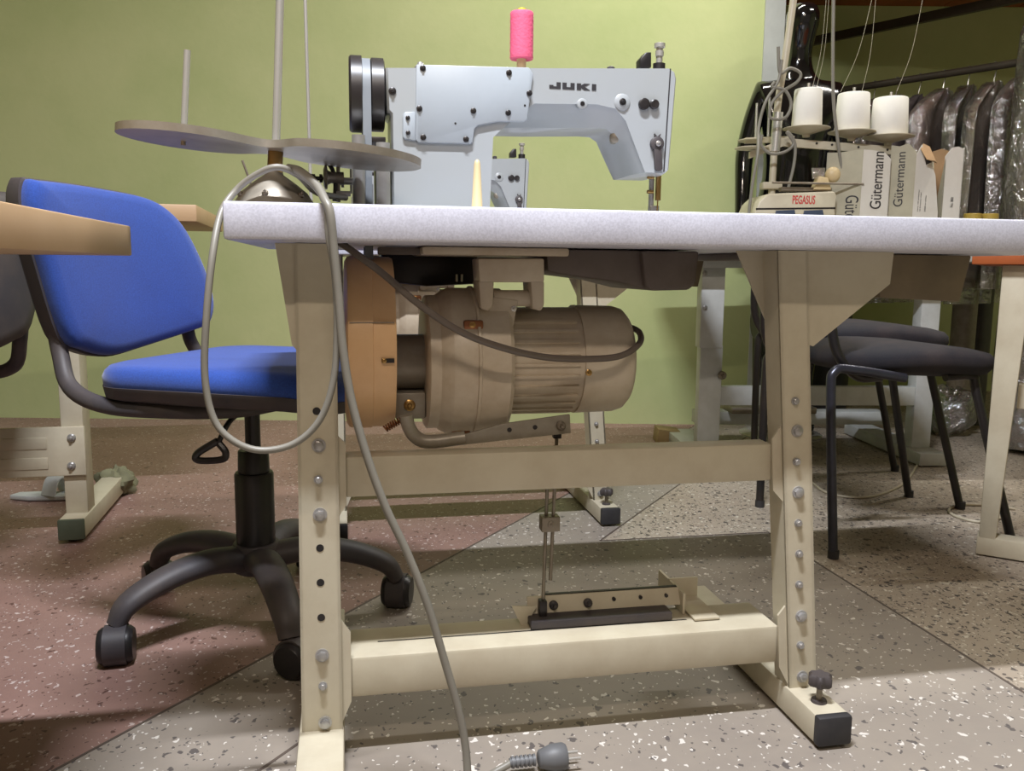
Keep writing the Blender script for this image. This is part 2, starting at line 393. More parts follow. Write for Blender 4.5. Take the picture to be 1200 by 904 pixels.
table, ZB, YB = main_table()

# ------------------------------------------------------------------ main sewing machine
def machine():
    fr = T; y0 = .22
    q = lambda l, y=y0: [fr.q(a, c, y) for a, c in l]
    cx = fr.q(620, 240, y0)[0]
    t = thing('sewing_machine', 'large grey sewing machine with black handwheel, nearest the camera on the white tabletop', 'sewing machine', fr, (cx, .27, .766), 'grey industrial sewing machines')
    A = [(452, 79), (785, 80), (791, 84), (793, 92), (784, 199), (779, 203), (757, 202), (741, 160), (734, 141), (722, 127), (700, 122), (626, 121), (590, 149), (577, 161), (573, 243), (460, 243), (458, 132), (454, 128)]
    B = [(450, 77), (787, 78), (794, 82), (796, 92), (786, 201), (781, 204), (746, 203), (731, 171), (724, 155), (715, 148), (700, 147), (626, 147), (590, 147), (574, 160), (572, 243), (460, 243), (458, 132), (454, 128)]
    pa, pb = q(A), q(B)
    zb = .7705
    fix = lambda p: [(x, zb if z < .78 else z) for x, z in p]
    pa, pb = fix(pa), fix(pb)
    cxm = sum(x for x, _ in pb) / len(pb); czm = sum(z for _, z in pb) / len(pb)
    sh = lambda p, k: [(x + (cxm - x) * k * .1, z - (.004 * k if z > .9 else 0)) for x, z in p]
    m_ = MB()
    m_.loops([[(x, y0 + .000, z) for x, z in sh(pa, .12)], [(x, y0 + .003, z) for x, z in pa], [(x, y0 + .024, z) for x, z in pb], [(x, y0 + .098, z) for x, z in pb], [(x, y0 + .105, z) for x, z in sh(pb, .3)]])
    body = m_.part('arm', grey, t)
    x0 = fr.q(453, 240, y0)[0]; x1 = fr.q(800, 240, y0)[0]
    MB().box(x0, x1, y0 - .045, y0 + .135, .7655, .7705, .001).part('bed', grey, t)
    # face plate seam
    sp = q([(785, 80.5), (786.4, 80.5), (778.6, 201.5), (777.2, 201.5)])
    MB().prism(sp, y0 - .0004, y0 + .004).part('face_plate_seam', inkm, t)
    # side cover plate
    cp = q([(488, 75.5), (620, 79), (625, 87), (618, 140), (614, 142.5), (583, 142.5), (560, 147), (556, 151), (554, 167), (551, 168.5), (490, 167), (487, 164)], y0 - .005)
    cov = MB().prism(cp, y0 - .005, y0 + .002, .0012).part('side_cover', greyp, t)
    tb = q([(475, 131), (487, 131), (487, 165), (474, 163), (472, 160), (472, 135)], y0 - .004)
    MB().prism(tb, y0 - .004, y0 + .002, .001).part('hinge_tab', greyp, cov)
    Z = lambda a, c: (370 + a / 3.476, c / 3.476)
    for a, c in ((436, 278), (787, 296), (870, 380), (784, 460), (642, 452), (422, 443), (438, 560), (612, 568)):
        x, z = fr.q(*Z(a, c), y0 - .005); screw(blackm, x, y0 - .005, z, .0043, cov)
    for a, c in ((375, 480), (376, 541)):
        x, z = fr.q(*Z(a, c), y0 - .005); screw(blackm, x, y0 - .004, z, .0033, cov)
    for a, c in ((569, 503), (852, 430)):
        x, z = fr.q(*Z(a, c), y0 - .005); MB().cyl((x, y0 - .0054, z), (x, y0, z), .0016, seg=10).part('hole', blackm, cov)
    x, z = fr.q(*Z(312, 372), y0); screw(blackm, x, y0, z, .0055, t, 'plug', depth=.003)
    Y = lambda a, c: (600 + a / 4.108, 40 + c / 4.108)
    x, z = fr.q(*Y(335, 338), y0); MB().lathe((x, y0 + .004, z), (0, -1, 0), [(0, .008), (.008, .008), (.009, .006), (.009, .003)], 20).part('oil_boss', grey, t); 
    MB().cyl((x, y0 - .0056, z), (x, y0, z), .0035, seg=12).part('hole', blackm, t)
    x, z = fr.q(*Y(530, 328), y0); MB().lathe((x, y0 + .002, z), (0, -1, 0), [(0, .0125), (.003, .0125), (.005, .0095)], 24).part('round_boss', grey, t); screw(blackm, x, y0 - .003, z, .0052, t, 'boss_plug')
    for (a, c, r) in ((633, 338, .0085), (682, 340, .0072)):
        x, z = fr.q(*Y(a, c), y0); MB().lathe((x, y0 + .001, z), (0, -1, 0), [(0, r), (.006, r), (.007, r * .8), (.0065, r * .3)], 20).part('black_plug', black, t)
    # presser lifter lever
    x, z = fr.q(769, 169, y0); x2, z2 = fr.q(770.5, 200, y0)
    lv = MB().lathe((x, y0, z), (0, -1, 0), [(0, .0105), (.006, .0105), (.007, .009)], 24)
    lv.prism([(x - .006, z), (x + .006, z), (x2 + .006, z2 + .002), (x2 + .003, z2 - .001), (x2 - .003, z2 - .001), (x2 - .006, z2 + .002)], y0 - .007, y0 - .001, .001)
    lv.prism([(x - .003, z + .008), (x + .003, z + .008), (x + .005, z + .015), (x + .001, z + .011), (x - .001, z + .011), (x - .005, z + .015)], y0 - .006, y0 - .001)
    lev = lv.part('lifting_lever', dustb, t); screw(steel, x + .001, y0 - .007, z, .0042, lev)
    x, z = fr.q(726.5, 162, y0 + .03); MB().lathe((x - .002, y0 + .05, z), (-.3, -1, 0), [(0, .0085), (.028, .0085), (.03, .006)], 20).part('thumb_screw', steeld, t)
    # top fittings
    zt = fr.q(750, 77, y0)[1]
    p = q([(749, 80), (762, 80), (762, 62), (756, 62), (749, 70)], y0 + .03); MB().prism(p, y0 + .025, y0 + .045, .001).part('top_lever', black, t)
    x, z = fr.q(775, 77, y0 + .03)
    MB().lathe((x, y0 + .04, z - .010), (0, 0, 1), [(0, .0095), (.015, .0095), (.016, .006)], 20).part('knob_collar', black, t)
    MB().lathe((x, y0 + .04, z + .004), (0, 0, 1), [(0, .005), (.012, .005), (.012, .0065), (.02, .0065), (.021, .005), (.024, .005), (.025, .0085), (.031, .0085), (.032, .006)], 20).part('pressure_knob', chrome, t)
    x, z = fr.q(720.5, 78, y0 + .03); MB().lathe((x, y0 + .05, z - .010), (0, 0, 1), [(0, .0065), (.013, .006), (.0145, .003)], 16).part('oil_cap', dustb, t)
    x, z = fr.q(494, 77, y0 + .04); MB().lathe((x, y0 + .06, z - .012), (0, 0, 1), [(0, .009), (.014, .009), (.018, .005), (.021, .004)], 20).part('oil_cap', steel, t)
    # letters J U K I
    lx0, lz1 = fr.q(643.8, 96, y0); lx1, lz0 = fr.q(698.5, 106.5, y0); s = (lx1 - lx0) / 54.; hh = (lz1 - lz0)
    def pl(polys):
        b_ = MB()
        for p in polys: b_.prism([(lx0 + u * s, lz0 + v * hh) for u, v in p], y0 - .0006, y0 + .001)
        return b_
    J = [[(0, 0), (13, 0), (13, 1), (8.2, 1), (8.2, .36), (4.6, .36), (4.6, .55), (0, .55)]]
    U = [[(15, 0), (29, 0), (29, 1), (24.2, 1), (24.2, .34), (19.8, .34), (19.8, 1), (15, 1)]]
    K = [[(31.5, 0), (36.4, 0), (36.4, 1), (31.5, 1)], [(36.3, .34), (40.2, 0), (47, 0), (40.6, .52), (46.5, 1), (39.8, 1), (36.3, .70)]]
    I = [[(49, 0), (54, 0), (54, 1), (49, 1)]]
    pl(J + U + K + I).part('lettering', inkm, t, label='black lettering JUKI')
    # needle and presser
    yn = y0 + .05
    xa, za = fr.q(764, 203, yn)
    MB().cyl((xa, yn, za + .004), (xa, yn, .7735), .0042, seg=12).part('presser_bar', steel, t)
    MB().box(xa - .007, xa + .009, yn - .008, yn + .012, .771, .776, .001).box(xa - .003, xa + .012, yn - .006, yn + .006, .776, .792, .001).part('presser_foot', steel, t)
    xb = xa + .009
    MB().cyl((xb, yn - .006, za + .004), (xb, yn - .006, .800), .0045, seg=12).cyl((xb, yn - .006, .80), (xb - .001, yn - .006, .7715), .0011, seg=8).part('needle_bar', brass, t)
    MB().box(xa - .010, xa + .001, yn - .01, yn - .004, za - .010, za - .004, .001).cyl((xa - .010, yn - .008, za - .03), (xa, yn - .008, za - .03), .003, seg=10).part('thread_guide', brass, t)
    # handwheel
    xw0 = fr.q(409, 110, y0 + .05)[0]; xw1 = fr.q(451, 110, y0 + .05)[0]; zc = fr.q(430, 110.5, y0 + .05)[1]; yc = y0 + .055; w = xw1 - xw0
    R = .0545
    MB().lathe((xw0, yc, zc), (1, 0, 0), [(0, R * .6), (0, R * .95), (.003, R), (w * .35, R), (w * .37, R * .9), (w * .40, R * .72), (w * .57, R * .72), (w * .60, R * .9), (w * .62, R * .96), (w * .95, R * .96), (w * .98, R * .9), (w, R * .5)], 56).part('handwheel', black, t)
    MB().cyl((xw1 - .003, yc, zc), (xw1 + .012, yc, zc), .02, seg=24).part('shaft', steeld, t)
    # belt: over the wheel and down both sides
    xb0 = xw0 + w * .47; r = R * .86; pts = []
    # straight down to the motor pulley
    zpul = .575; rp = .045
    loop = [(yc + r * cos(a), zc + r * sin(a)) for a in [pi * k / 14 for k in range(15)]] + [(.24 - .0 + rp * cos(a), zpul + rp * sin(a)) for a in [pi + pi * k / 10 for k in range(11)]]
    bm_ = MB(); n = len(loop); rings = []
    for i in range(n):
        y_, z_ = loop[i]; a_ = loop[(i + 1) % n]; p_ = loop[i - 1]; tx, tz = a_[0] - p_[0], a_[1] - p_[1]; L_ = hypot(tx, tz); nx, nz = tz / L_, -tx / L_
        rings.append([(xb0 - .006, y_ + nx * .004, z_ + nz * .004), (xb0 + .006, y_ + nx * .004, z_ + nz * .004), (xb0 + .004, y_ - nx * .004, z_ - nz * .004), (xb0 - .004, y_ - nx * .004, z_ - nz * .004)])
    rings.append(rings[0]); bm_.loops(rings, False, False); bm_.part('belt', mat('belt_grey', (122, 128, 134), .5, dirt=.1), t)
    # belt guard: upright curved plates by the wheel
    for (a, c) in ((413, 428), (441, 457)):
        xa0 = fr.q(a, 200, y0 - .01)[0]; xa1 = fr.q(c, 200, y0 - .01)[0]; zt_ = fr.q(a, 158 if a < 430 else 167, y0 - .01)[1]
        g = MB(); m2 = 10; prof = [(.0, 0), (.12, .0022), (.3, .004), (.5, .0045), (.7, .004), (.88, .0022), (1, 0)]
        fr_ = [(xa0 + (xa1 - xa0) * u, y0 - .012 - v) for u, v in prof]; bk_ = [(xa1, y0 + .10), (xa0, y0 + .10)]
        g.prismz(fr_ + bk_, .7660, zt_); g.part('belt_guard', steel, t)
    xa0 = fr.q(434, 165, y0)[0]; xa1 = fr.q(452, 165, y0)[0]; za = fr.q(440, 166, y0)[1]
    MB().box(xa0, xa1, y0 + .0, y0 + .08, za, za + .007, .001).part('guard_bracket', blackm, t)
    xa0 = fr.q(398, 238, y0)[0]
    MB().box(xa0, fr.q(460, 238, y0)[0], y0 - .02, y0 + .11, .7655, .7695, .001).part('guard_base', blackm, t)
    # oil pan and undercarriage below the tabletop
    yu = .16
    pan = q([(640, 292), (820, 292), (816, 332), (808, 340), (765, 341), (722, 330), (668, 323), (642, 318)], yu)
    pan = [(x, min(z, .7185)) for x, z in pan]
    MB().prism(pan, yu, yu + .2, .004).part('oil_pan', panm, t, label='dusty dark grey oil pan under the tabletop')
    rp_ = q([(752, 291), (819, 291), (815, 333), (806, 340), (764, 341), (756, 336)], yu - .012); rp_ = [(x, min(z, .7182)) for x, z in rp_]
    MB().prism(rp_, yu - .012, yu + .1, .005).part('oil_sump', panm, t)
    us = q([(446, 291), (560, 291), (560, 333), (500, 336), (450, 330)], .335); us = [(x, min(z, .7185)) for x, z in us]
    MB().prism(us, .335, .43, .004).part('undercarriage', blackm, t)
    MB().box(us[0][0] - .01, pan[0][0] + .03, .18, .2, .708, .7187, .002).part('edge_rail', panm, t)
    for a in (535, 541):
        x, z = fr.q(a, 326, .333); MB().cyl((x, .333, z - .006), (x, .333, z + .006), .0022, seg=8).part('pin', chrome, t)
    return t
mach = machine()

# ------------------------------------------------------------------ clutch motor below
def motor():
    fr = T; ya = .235
    X = lambda px, y=ya - .06: fr.q(px, 400, y)[0]
    zc = fr.q(600, 423, ya)[1]; zc2 = fr.q(430, 401, ya)[1]
    t = thing('clutch_motor', 'cream clutch motor with ribbed casing under the front table, grey lead looped across it', 'motor', fr, (X(560), ya, .7), 'clutch motors hung under the sewing tables')
    # pulley cover
    xa, xb = X(403), X(462); w = xb - xa; R = .128
    pc = MB().lathe((xa, ya, zc2), (1, 0, 0), [(0, R * .8), (.002, R * .93), (.006, R * .985), (.014, R), (w * .55, R), (w * .56, R * .988), (w * .94, R * .985), (w, R * .97), (w, R * .3)], 64).part('pulley_cover', orangec, t, label='orange-cream round pulley cover')
    MB().box(xa + .004, xb - .014, ya - R - .0005, ya, zc2 + .0, zc2 + .0).bm.free()
    for zz in (.036,):
        yy = ya - sqrt(R * R - zz * zz) - .0006
        MB().box(xa + .008, xb - .003, yy, yy + .004, zc2 + zz, zc2 + zz + .0014).part('seam', steeld, pc)
    x, z = fr.q(450, 423, ya - R); MB().box(x - .003, x + .014, ya - R - .0008, ya - R + .003, z - .003, z + .003).part('screw_slot', blackm, pc); screw(brass, x, ya - R - .0, z, .0035, pc)
    # shaft + lower lug
    MB().cyl((xb - .002, ya, zc), (X(503), ya, zc), .042, seg=32).part('shaft_housing', castm, t)
    x0, z0 = fr.q(463, 461, ya - .05); x1, z1 = fr.q(499, 491, ya - .05)
    lug = MB().box(x0, x1, ya - .05, ya + .0, z1, z0, .003).part('lug', castm, t)
    x, z = fr.q(480, 475, ya - .05); screw(brass, x, ya - .05, z, .0085, lug, 'bolt', depth=.004)
    # clutch drum
    xs = [X(500), X(527), X(555), X(558), X(597)]
    R2 = .112
    dr = MB().lathe((xs[0], ya, zc), (1, 0, 0), [(0, .05), (0, R2 * .86), (.003, R2 * .9), (.018, R2 * .9), (.022, R2 * .93), (xs[1] - xs[0], R2 * .985), (xs[1] - xs[0] + .003, R2), (xs[2] - xs[0], R2), (xs[2] - xs[0] + .001, R2 * 1.025), (xs[3] - xs[0] + .001, R2 * 1.025), (xs[3] - xs[0] + .002, R2), (xs[4] - xs[0] - .006, R2 * .995), (xs[4] - xs[0], R2 * .94), (xs[4] - xs[0], .04)], 72).part('clutch_housing', motc, t)
    # ears with bolts on the drum
    for px, py in ((552, 380), (542, 512)):
        x, z = fr.q(px, py, ya - R2 * .75); y = ya - sqrt(max(R2 * R2 - (z - zc) ** 2, .0004)) - .001
        e = MB().box(x - .012, x + .016, y - .004, y + .02, z - .007, z + .006, .003).part('bolt_ear', copper, dr); screw(brass, x, y - .004, z, .0045, e)
    # ribbed body
    R3 = .081; xm0, xm1, xm2 = xs[4] - .004, X(684), X(733, ya)
    prof = [(0, R3), (xm1 - xm0, R3)]
    bd = MB().lathe((xm0, ya, zc + .002), (1, 0, 0), prof, 72).part('motor_casing', motc, t)
    for k in range(30):
        a = 2 * pi * k / 30; ca, sa = cos(a), sin(a)
        if sa > .75: continue
        b_ = MB(); c = Vector((0, ya + R3 * ca, zc + .002 + R3 * sa)); n = Vector((0, ca, sa)); tt = Vector((0, -sa, ca))
        r_ = [[c + Vector((x_, 0, 0)) + n * u + tt * v for u, v in ((-.002, -.0032), (.0035, -.002), (.0035, .002), (-.002, .0032))] for x_ in (xm0 + .008, xm1 - .01)]
        b_.loops(r_); b_.part('rib', motc, bd)
    R4 = .0845; L4 = xm2 - xm1
    eb = MB().lathe((xm1 - .002, ya, zc + .002), (1, 0, 0), [(0, R4 * .96), (0, R4), (L4 * .72, R4 * .985), (L4 * .87, R4 * .94), (L4 * .96, R4 * .84), (L4, R4 * .7), (L4, .01)], 72).part('end_bell', motc, t)
    x, z = fr.q(690, 437, ya - R4); yy = ya - sqrt(R4 ** 2 - (z - zc - .002) ** 2); screw(brass, x, yy - .0005, z, .0048, eb)
    # hanging bracket
    yb_ = ya - .075
    q = lambda l, y: [fr.q(a, c, y) for a, c in l]
    x0, z0 = fr.q(495, 296, yb_ - .02); x1, z1 = fr.q(667, 307, yb_ - .02)
    br = MB().box(x0, x1, yb_ - .02, ya + .09, .708, .7195, .003).part('mounting_plate', motc, t)
    yk = yb_ - .012
    for l in ([(560, 303), (638, 303), (638, 331), (562, 331)], [(561, 329), (579, 329), (578, 360), (572, 365), (563, 362)], [(622, 329), (638, 329), (638, 358), (634, 365), (624, 362)]):
        p = q(l, yk); p = [(x, min(z, .7075)) for x, z in p]
        MB().prism(p, yk, yk + .06, .003).part('yoke', motc, br)
    x0, z0 = fr.q(579, 350, yk + .012); x1, _ = fr.q(623, 350, yk + .012)
    MB().cyl((x0, yk + .024, z0), (x1, yk + .024, z0), .012, seg=24).part('hinge_barrel', motc, br)
    p = q([(577, 348), (608, 352), (601, 390), (597, 398), (560, 390), (560, 378)], yk + .008)
    ha = MB().prism(p, yk + .01, yk + .035, .003).part('hinge_arm', motc, br); x, z = fr.q(602, 362, yk + .01); screw(chrome, x, yk + .010, z, .0042, ha)
    # lower link plate and curved arm
    yl_ = ya - .10
    lk = MB().prism(q([(590, 497), (668, 486), (669, 508), (540, 522), (535, 512)], yl_), yl_, yl_ + .006, .001).part('clutch_lever', castm, t)
    for a, c in ((597, 504), (627, 501)):
        x, z = fr.q(a, c, yl_); MB().cyl((x, yl_ - .0005, z), (x, yl_ + .002, z), .0035, seg=12).part('hole', blackm, lk)
    x, z = fr.q(657, 499, yl_); screw(steeld, x, yl_, z, .007, lk, 'bolt', depth=.006)
    pts = [fr.p(476, 487, yl_ + .01), fr.p(479, 500, yl_ + .01), fr.p(487, 512, yl_ + .01), fr.p(503, 518, yl_ + .008), fr.p(545, 513, yl_ + .004)]
    MB().tube(pts, .010, 12).part('curved_arm', castm, t)
    # spring
    a = fr.p(451, 503, yl_ + .02); c = fr.p(472, 491, yl_ + .02); d = (c - a); sp = []
    u = d.normalized().orthogonal().normalized(); v = d.normalized().cross(u)
    for k in range(73): th = 2 * pi * k / 9; sp.append(a + d * (k / 72) + (u * cos(th) + v * sin(th)) * .0045)
    MB().tube(sp, .0012, 6, 1).part('spring', copper, t)
    return t
mot = motor()

# second table, machine and motor standing parallel behind
SH = Vector((-.203, 1.077, 0))
table2 = copy_tree(table, SH); table2['label'] = 'second steel sewing table, standing behind the front one, seen under its crossbar'
mach2 = copy_tree(mach, SH); mach2['label'] = 'smaller-looking grey machine behind, its needle head seen past the front machine column'
mot2 = copy_tree(mot, SH); mot2['label'] = 'pale motor hung under the table behind, glimpsed past the orange-cream pulley cover'

def single_tube(pts, r, mt, name, label, cat, fr=T, n=6, seg=10, group=None):
    pts = [Vector(p) for p in pts]; base = Vector((pts[-1].x, pts[-1].y, min(p.z for p in pts)))
    return MB().tube(pts, r, seg, n).single(name, mt, label, cat, fr, base, group)

# motor lead
single_tube([T.p(398, 284, .1), T.p(418, 298, .07), T.p(450, 322, .07), T.p(490, 356, .07), T.p(540, 389, .07), T.p(590, 408, .075), T.p(640, 419, .10), T.p(690, 421, .12), T.p(728, 417, .13), T.p(749, 403, .16), T.p(750, 391, .19), T.p(742, 385, .22), T.p(733, 384, .235)], .0048, cabled, 'motor_cable', 'grey lead drooping across the front motor and curling round its end', 'cable')

# ------------------------------------------------------------------ treadle
def treadle():
    fr = T
    t = thing('treadle', 'cream slotted treadle bar with black pedal lying on the lower crossbar', 'pedal', fr, (fr.g(700, 735, ZB).x, YB + .06, ZB))
    y = YB + .075; z0 = ZB + .0012
    a = fr.q(619, 735, y); c = fr.q(797, 722, y)
    xa, xc = a[0], c[0]
    z1 = z0 + .026
    bar = MB().loops([[(xa, y, z0 + .012), (xc, y, z0 + .012), (xc, y + .003, z0 + .012), (xa, y + .003, z0 + .012)], [(xa, y + .012, z0 + .036), (xc, y + .012, z0 + .036), (xc, y + .015, z0 + .036), (xa, y + .015, z0 + .036)]]).part('slotted_bar', cream, t)
    MB().box(xa + .03, xc - .002, y + .014, y + .02, z0 + .034, z0 + .0375).part('edge_strip', blackm, bar)
    MB().box(xa - .002, xc - .025, y - .03, y + .018, z0, z0 + .013, .002).part('pedal_plate', dustb, t, label='dusty black pedal plate')
    for px, k in ((648, 1), (688, 1), (719, 0), (750, 0), (780, 0)):
        x = fr.q(px, 718, y + .006)[0]
        if k: screw(dustb, x, y + .004, z0 + .024, .007, bar, 'bolt', depth=.006)
        else: MB().cyl((x, y + .0045, z0 + .026), (x, y + .009, z0 + .026), .003, seg=12).part('hole', blackm, bar)
    p = [fr.q(*v, y - .005) for v in ((600, 711), (629, 711), (617, 733), (611, 734))]
    MB().prism(p, y - .005, y - .002).part('end_gusset', cream, t)
    # hinge bracket on the right
    xb = fr.q(797, 715, y)[0]
    MB().box(xb, xb + .004, y - .01, y + .10, z0, z0 + .034).box(xb, xb + .05, y + .05, y + .054, z0, z0 + .036).part('hinge_bracket', cream, t)
    MB().box(xb + .008, xb + .05, y - .04, y + .12, z0, z0 + .004, .001).part('hinge_plate', cream, t)
    # pull rod
    yr = .165
    r = thing('pull_rod', 'thin two-piece pull rod with square clamp hanging from motor lever to treadle', 'rod', fr, fr.p(636, 712, yr))
    P = lambda a, b_: fr.p(a, b_, yr)
    MB().cyl(P(652.5, 513), P(645, 680), .0028, seg=10).part('upper_rod', steeld, r)
    MB().cyl(P(643.6, 538) + Vector((0, .006, 0)), P(637, 709) + Vector((0, .004, 0)), .0028, seg=10).part('lower_rod', steeld, r)
    u = P(644.5, 613.5); b_ = MB().box(u.x - .014, u.x + .014, yr - .008, yr + .014, u.z - .0115, u.z + .0115, .001).part('clamp', steeld, r); screw(steeld, u.x, yr - .008, u.z, .0055, b_)
    u = P(652.5, 510.5); MB().box(u.x - .006, u.x + .006, yr - .006, yr + .006, u.z - .004, u.z + .004, .001).part('end_cap', black, r)
    u = P(636, 713); MB().box(u.x - .006, u.x + .006, yr - .006, yr + .010, u.z - .013, u.z + .013, .002).part('ball_joint', black, r)
treadle()

# ------------------------------------------------------------------ thread stand with twin tray on the front table's left end
def twin_stand():
    fr = T; ys = .10
    c = fr.p(322, 236, ys)
    t = thing('thread_stand', 'metal thread stand with figure-eight tray and dome base at the table left end', 'thread stand', fr, (c.x, ys, .765))
    zc = .766
    MB().lathe((c.x, ys, .7655), (0, 0, 1), [(0, .052), (.003, .052), (.006, .049), (.018, .041), (.028, .029), (.036, .018), (.040, .012), (.046, .010)], 48).part('dome_base', castm, t)
    for a in (-.7, -1.75, .6, 2.0, 3.6):
        x, y = c.x + .044 * cos(a), ys + .044 * sin(a); screw(steeld, x, y, .779, .004, t, 'bolt', d=(cos(a) * .7, sin(a) * .7, .7), depth=.003)
    tl = radians(4.6); Mx = Matrix.Translation((c.x, ys, .80)) @ Matrix.Rotation(tl, 4, 'Y')
    top = fr.p(325, 178, ys); hz = top.z - .80
    MB().lathe(Mx @ Vector((0, 0, 0)), Mx.to_3x3() @ Vector((0, 0, 1)), [(0, .0105), (.012, .0105), (.013, .0095), (.038, .0095), (.040, .008)], 24).part('collar', brass, t)
    tr = .842 - .80
    # figure eight outline
    sc_ = lambda px: (fr.q(px, 170, ys)[0] - c.x)
    xl, xr = sc_(134) , sc_(491); rl, rr = .086, .098
    cl, crr = xl + rl, xr - rr
    out = []
    N_ = 96
    for k in range(N_):
        a = 2 * pi * k / N_ + pi
        # polar sweep about each lobe; blend through the waist
        out.append(None)
    pts = []
    def arc(cx_, r_, a0, a1, n_):
        return [(cx_ + r_ * cos(a0 + (a1 - a0) * i / n_), r_ * sin(a0 + (a1 - a0) * i / n_)) for i in range(n_ + 1)]
    pts += arc(cl, rl, radians(55), radians(305), 30)
    midw = -.036
    lower = cr([(p[0], p[1], 0) for p in (pts[-2], pts[-1], ((cl + crr) / 2, midw), arc(crr, rr, radians(235), radians(235), 1)[0])], 6)
    pts += [(v.x, v.y) for v in lower[7:18]]
    pts += arc(crr, rr, radians(-125), radians(125), 30)
    pts += [(x, -y) for x, y in [(v.x, v.y) for v in lower[7:18]][::-1]]
    Mt = Mx @ Matrix.Translation((0, 0, tr + (top.z - .842)))
    tray = MB(); rim = .0095
    inn = [(x * .985, y * .97) for x, y in pts]
    ring = lambda p, z: [Mt @ Vector((x, y, z)) for x, y in p]
    tray.loops([ring(inn, .002), ring(inn, rim), ring(pts, rim), ring(pts, .0), ], True, False)
    tray.bm.faces.new([tray.bm.verts.new(v) for v in reversed(ring(pts, 0))])
    tray.part('tray', castm, t)
    MB().lathe(Mt @ Vector((0, 0, .002)), Mt.to_3x3() @ Vector((0, 0, 1)), [(0, .02), (.009, .02), (.011, .0075)], 24).part('tray_boss', steel, t)
    rod0 = Mt @ Vector((0, 0, .004)); rod1 = fr.p(329, -30, ys)
    MB().cyl(rod0, rod1, .0052, seg=16).part('post', chrome, t)
    p0 = Mt @ Vector((sc_(212), 0, .0)); p1 = fr.p(219.5, 59, ys + .0)
    MB().cyl(p0, p1, .0042, seg=14).part('spool_pin', chrome, t)
    p0 = Mt @ Vector((sc_(212), 0, -.005)); MB().cyl(p0, Mt @ Vector((sc_(212), 0, .001)), .003, seg=10).part('pin_nut', steeld, t)
twin_stand()
# cable hanging in a big loop from the stand
lp = [T.p(405, 232, .18), T.p(372, 226, .10), T.p(350, 206, .055), T.p(325, 196, .04), T.p(300, 205, .045), T.p(276, 224, .05), T.p(259, 250, .03), T.p(249, 300, .0), T.p(242, 370, -.01), T.p(240, 440, -.01), T.p(250, 490, -.01), T.p(272, 516, -.012), T.p(305, 528, -.012), T.p(345, 520, -.012), T.p(375, 492, -.012), T.p(391, 445, -.012), T.p(395, 380, -.012), T.p(392, 320, -.012), T.p(386, 284, -.012), T.p(384, 262, -.010), T.p(383, 244, -.008), T.p(377, 229, .02), T.p(362, 212, .04), T.p(345, 201, .05)]
single_tube(lp, .0042, cablem, 'looped_cable', 'grey cable hanging in a large loop over the table left corner', 'cable')
lp = [T.p(338, 197, .06), T.p(352, 201, .04), T.p(371, 217, .02), T.p(381, 235, -.008), T.p(387, 250, -.017), T.p(391, 290, -.018), T.p(397, 350, -.018), T.p(402, 410, -.018), T.p(412, 470, -.018), T.p(430, 535, -.02), T.p(452, 595, -.02), T.p(478, 650, -.02), T.p(502, 712, -.02), T.p(521, 775, -.02), T.p(538, 835, -.02), T.p(546, 880, -.022), T.p(549, 930, -.03)]
single_tube(lp, .0052, cablem, 'power_cable', 'grey cable running from the stand over the table edge down past both crossbars', 'cable')

# thin rod standing behind
p1 = T.p(357, -20, .42); p0 = T.p(365, 245, .42)
b_ = thing('thread_rod', 'thin upright chromed rod rising just left of the black handwheel', 'rod', T, (p0.x, .42, .765))
MB().cyl((p0.x, .42, .769), p1, .0028, seg=12).part('shaft', chrome, b_); MB().lathe((p0.x, .42, .7655), (0, 0, 1), [(0, .012), (.004, .012), (.006, .006)], 20).part('base_flange', steeld, b_)

# bobbin winder
def winder():
    fr = T; y = .19
    t = thing('bobbin_winder', 'small steel bobbin winder between the handwheel and the thread stand', 'bobbin winder', fr, (fr.q(395, 236, y)[0], y, .766))
    P = lambda a, b_, yy=y: fr.p(a, b_, yy)
    x0 = fr.q(372, 236, y)[0]; x1 = fr.q(408, 236, y)[0]
    MB().box(x0, x1, y - .02, y + .04, .7655, .7685, .001).part('base_plate', steeld, t)
    MB().lathe(P(364, 209), (1, 0, 0), [(0, .003), (0, .006), (.006, .006), (.007, .003), (.012, .003), (.012, .006), (.016, .006), (.017, .002), (.024, .002)], 20).part('thumb_nut', blackm, t)
    MB().lathe(P(379, 208), (1, 0, 0), [(0, .004), (0, .011), (.002, .0165), (.005, .0165), (.006, .010), (.010, .008), (.028, .008)], 28).part('tension_disc', steeld, t)
    MB().tube([P(384, 190), P(390, 200), P(393, 215), P(392, 236)], .003, 8).part('bracket_arm', blackm, t)
    MB().prism([fr.q(a, c, y) for a, c in ((394, 168), (398, 168), (399, 236), (394, 236))], y, y + .02, .001).part('upright_plate', steeld, t)
    MB().lathe(P(392, 177), (1, 0, 0), [(0, .004), (0, .014), (.006, .014), (.007, .009), (.014, .009), (.015, .013), (.022, .013), (.022, .004)], 28).part('winder_wheel', steeld, t)
    MB().lathe(P(393, 212, y + .01), (1, 0, 0), [(0, .006), (.008, .006), (.008, .009), (.012, .009), (.012, .005), (.024, .005)], 20).part('spindle', steel, t)
    MB().box(*sorted((fr.q(394, 228, y)[0], fr.q(411, 228, y)[0])), y - .004, y + .004, fr.q(400, 230, y)[1], fr.q(400, 224, y)[1], .001).part('stop_block', steel, t)
    # slanting pin left of the dome
    a = T.p(284, 188, .2); c = T.p(297, 212, .2)
    MB().cyl(c + Vector((.01, 0, -.045)), a, .0016, seg=8).single('slanting_pin', steeld, 'thin bent pin leaning left behind the dome base of the thread stand', 'pin', T, (c.x, .2, .766))
winder()

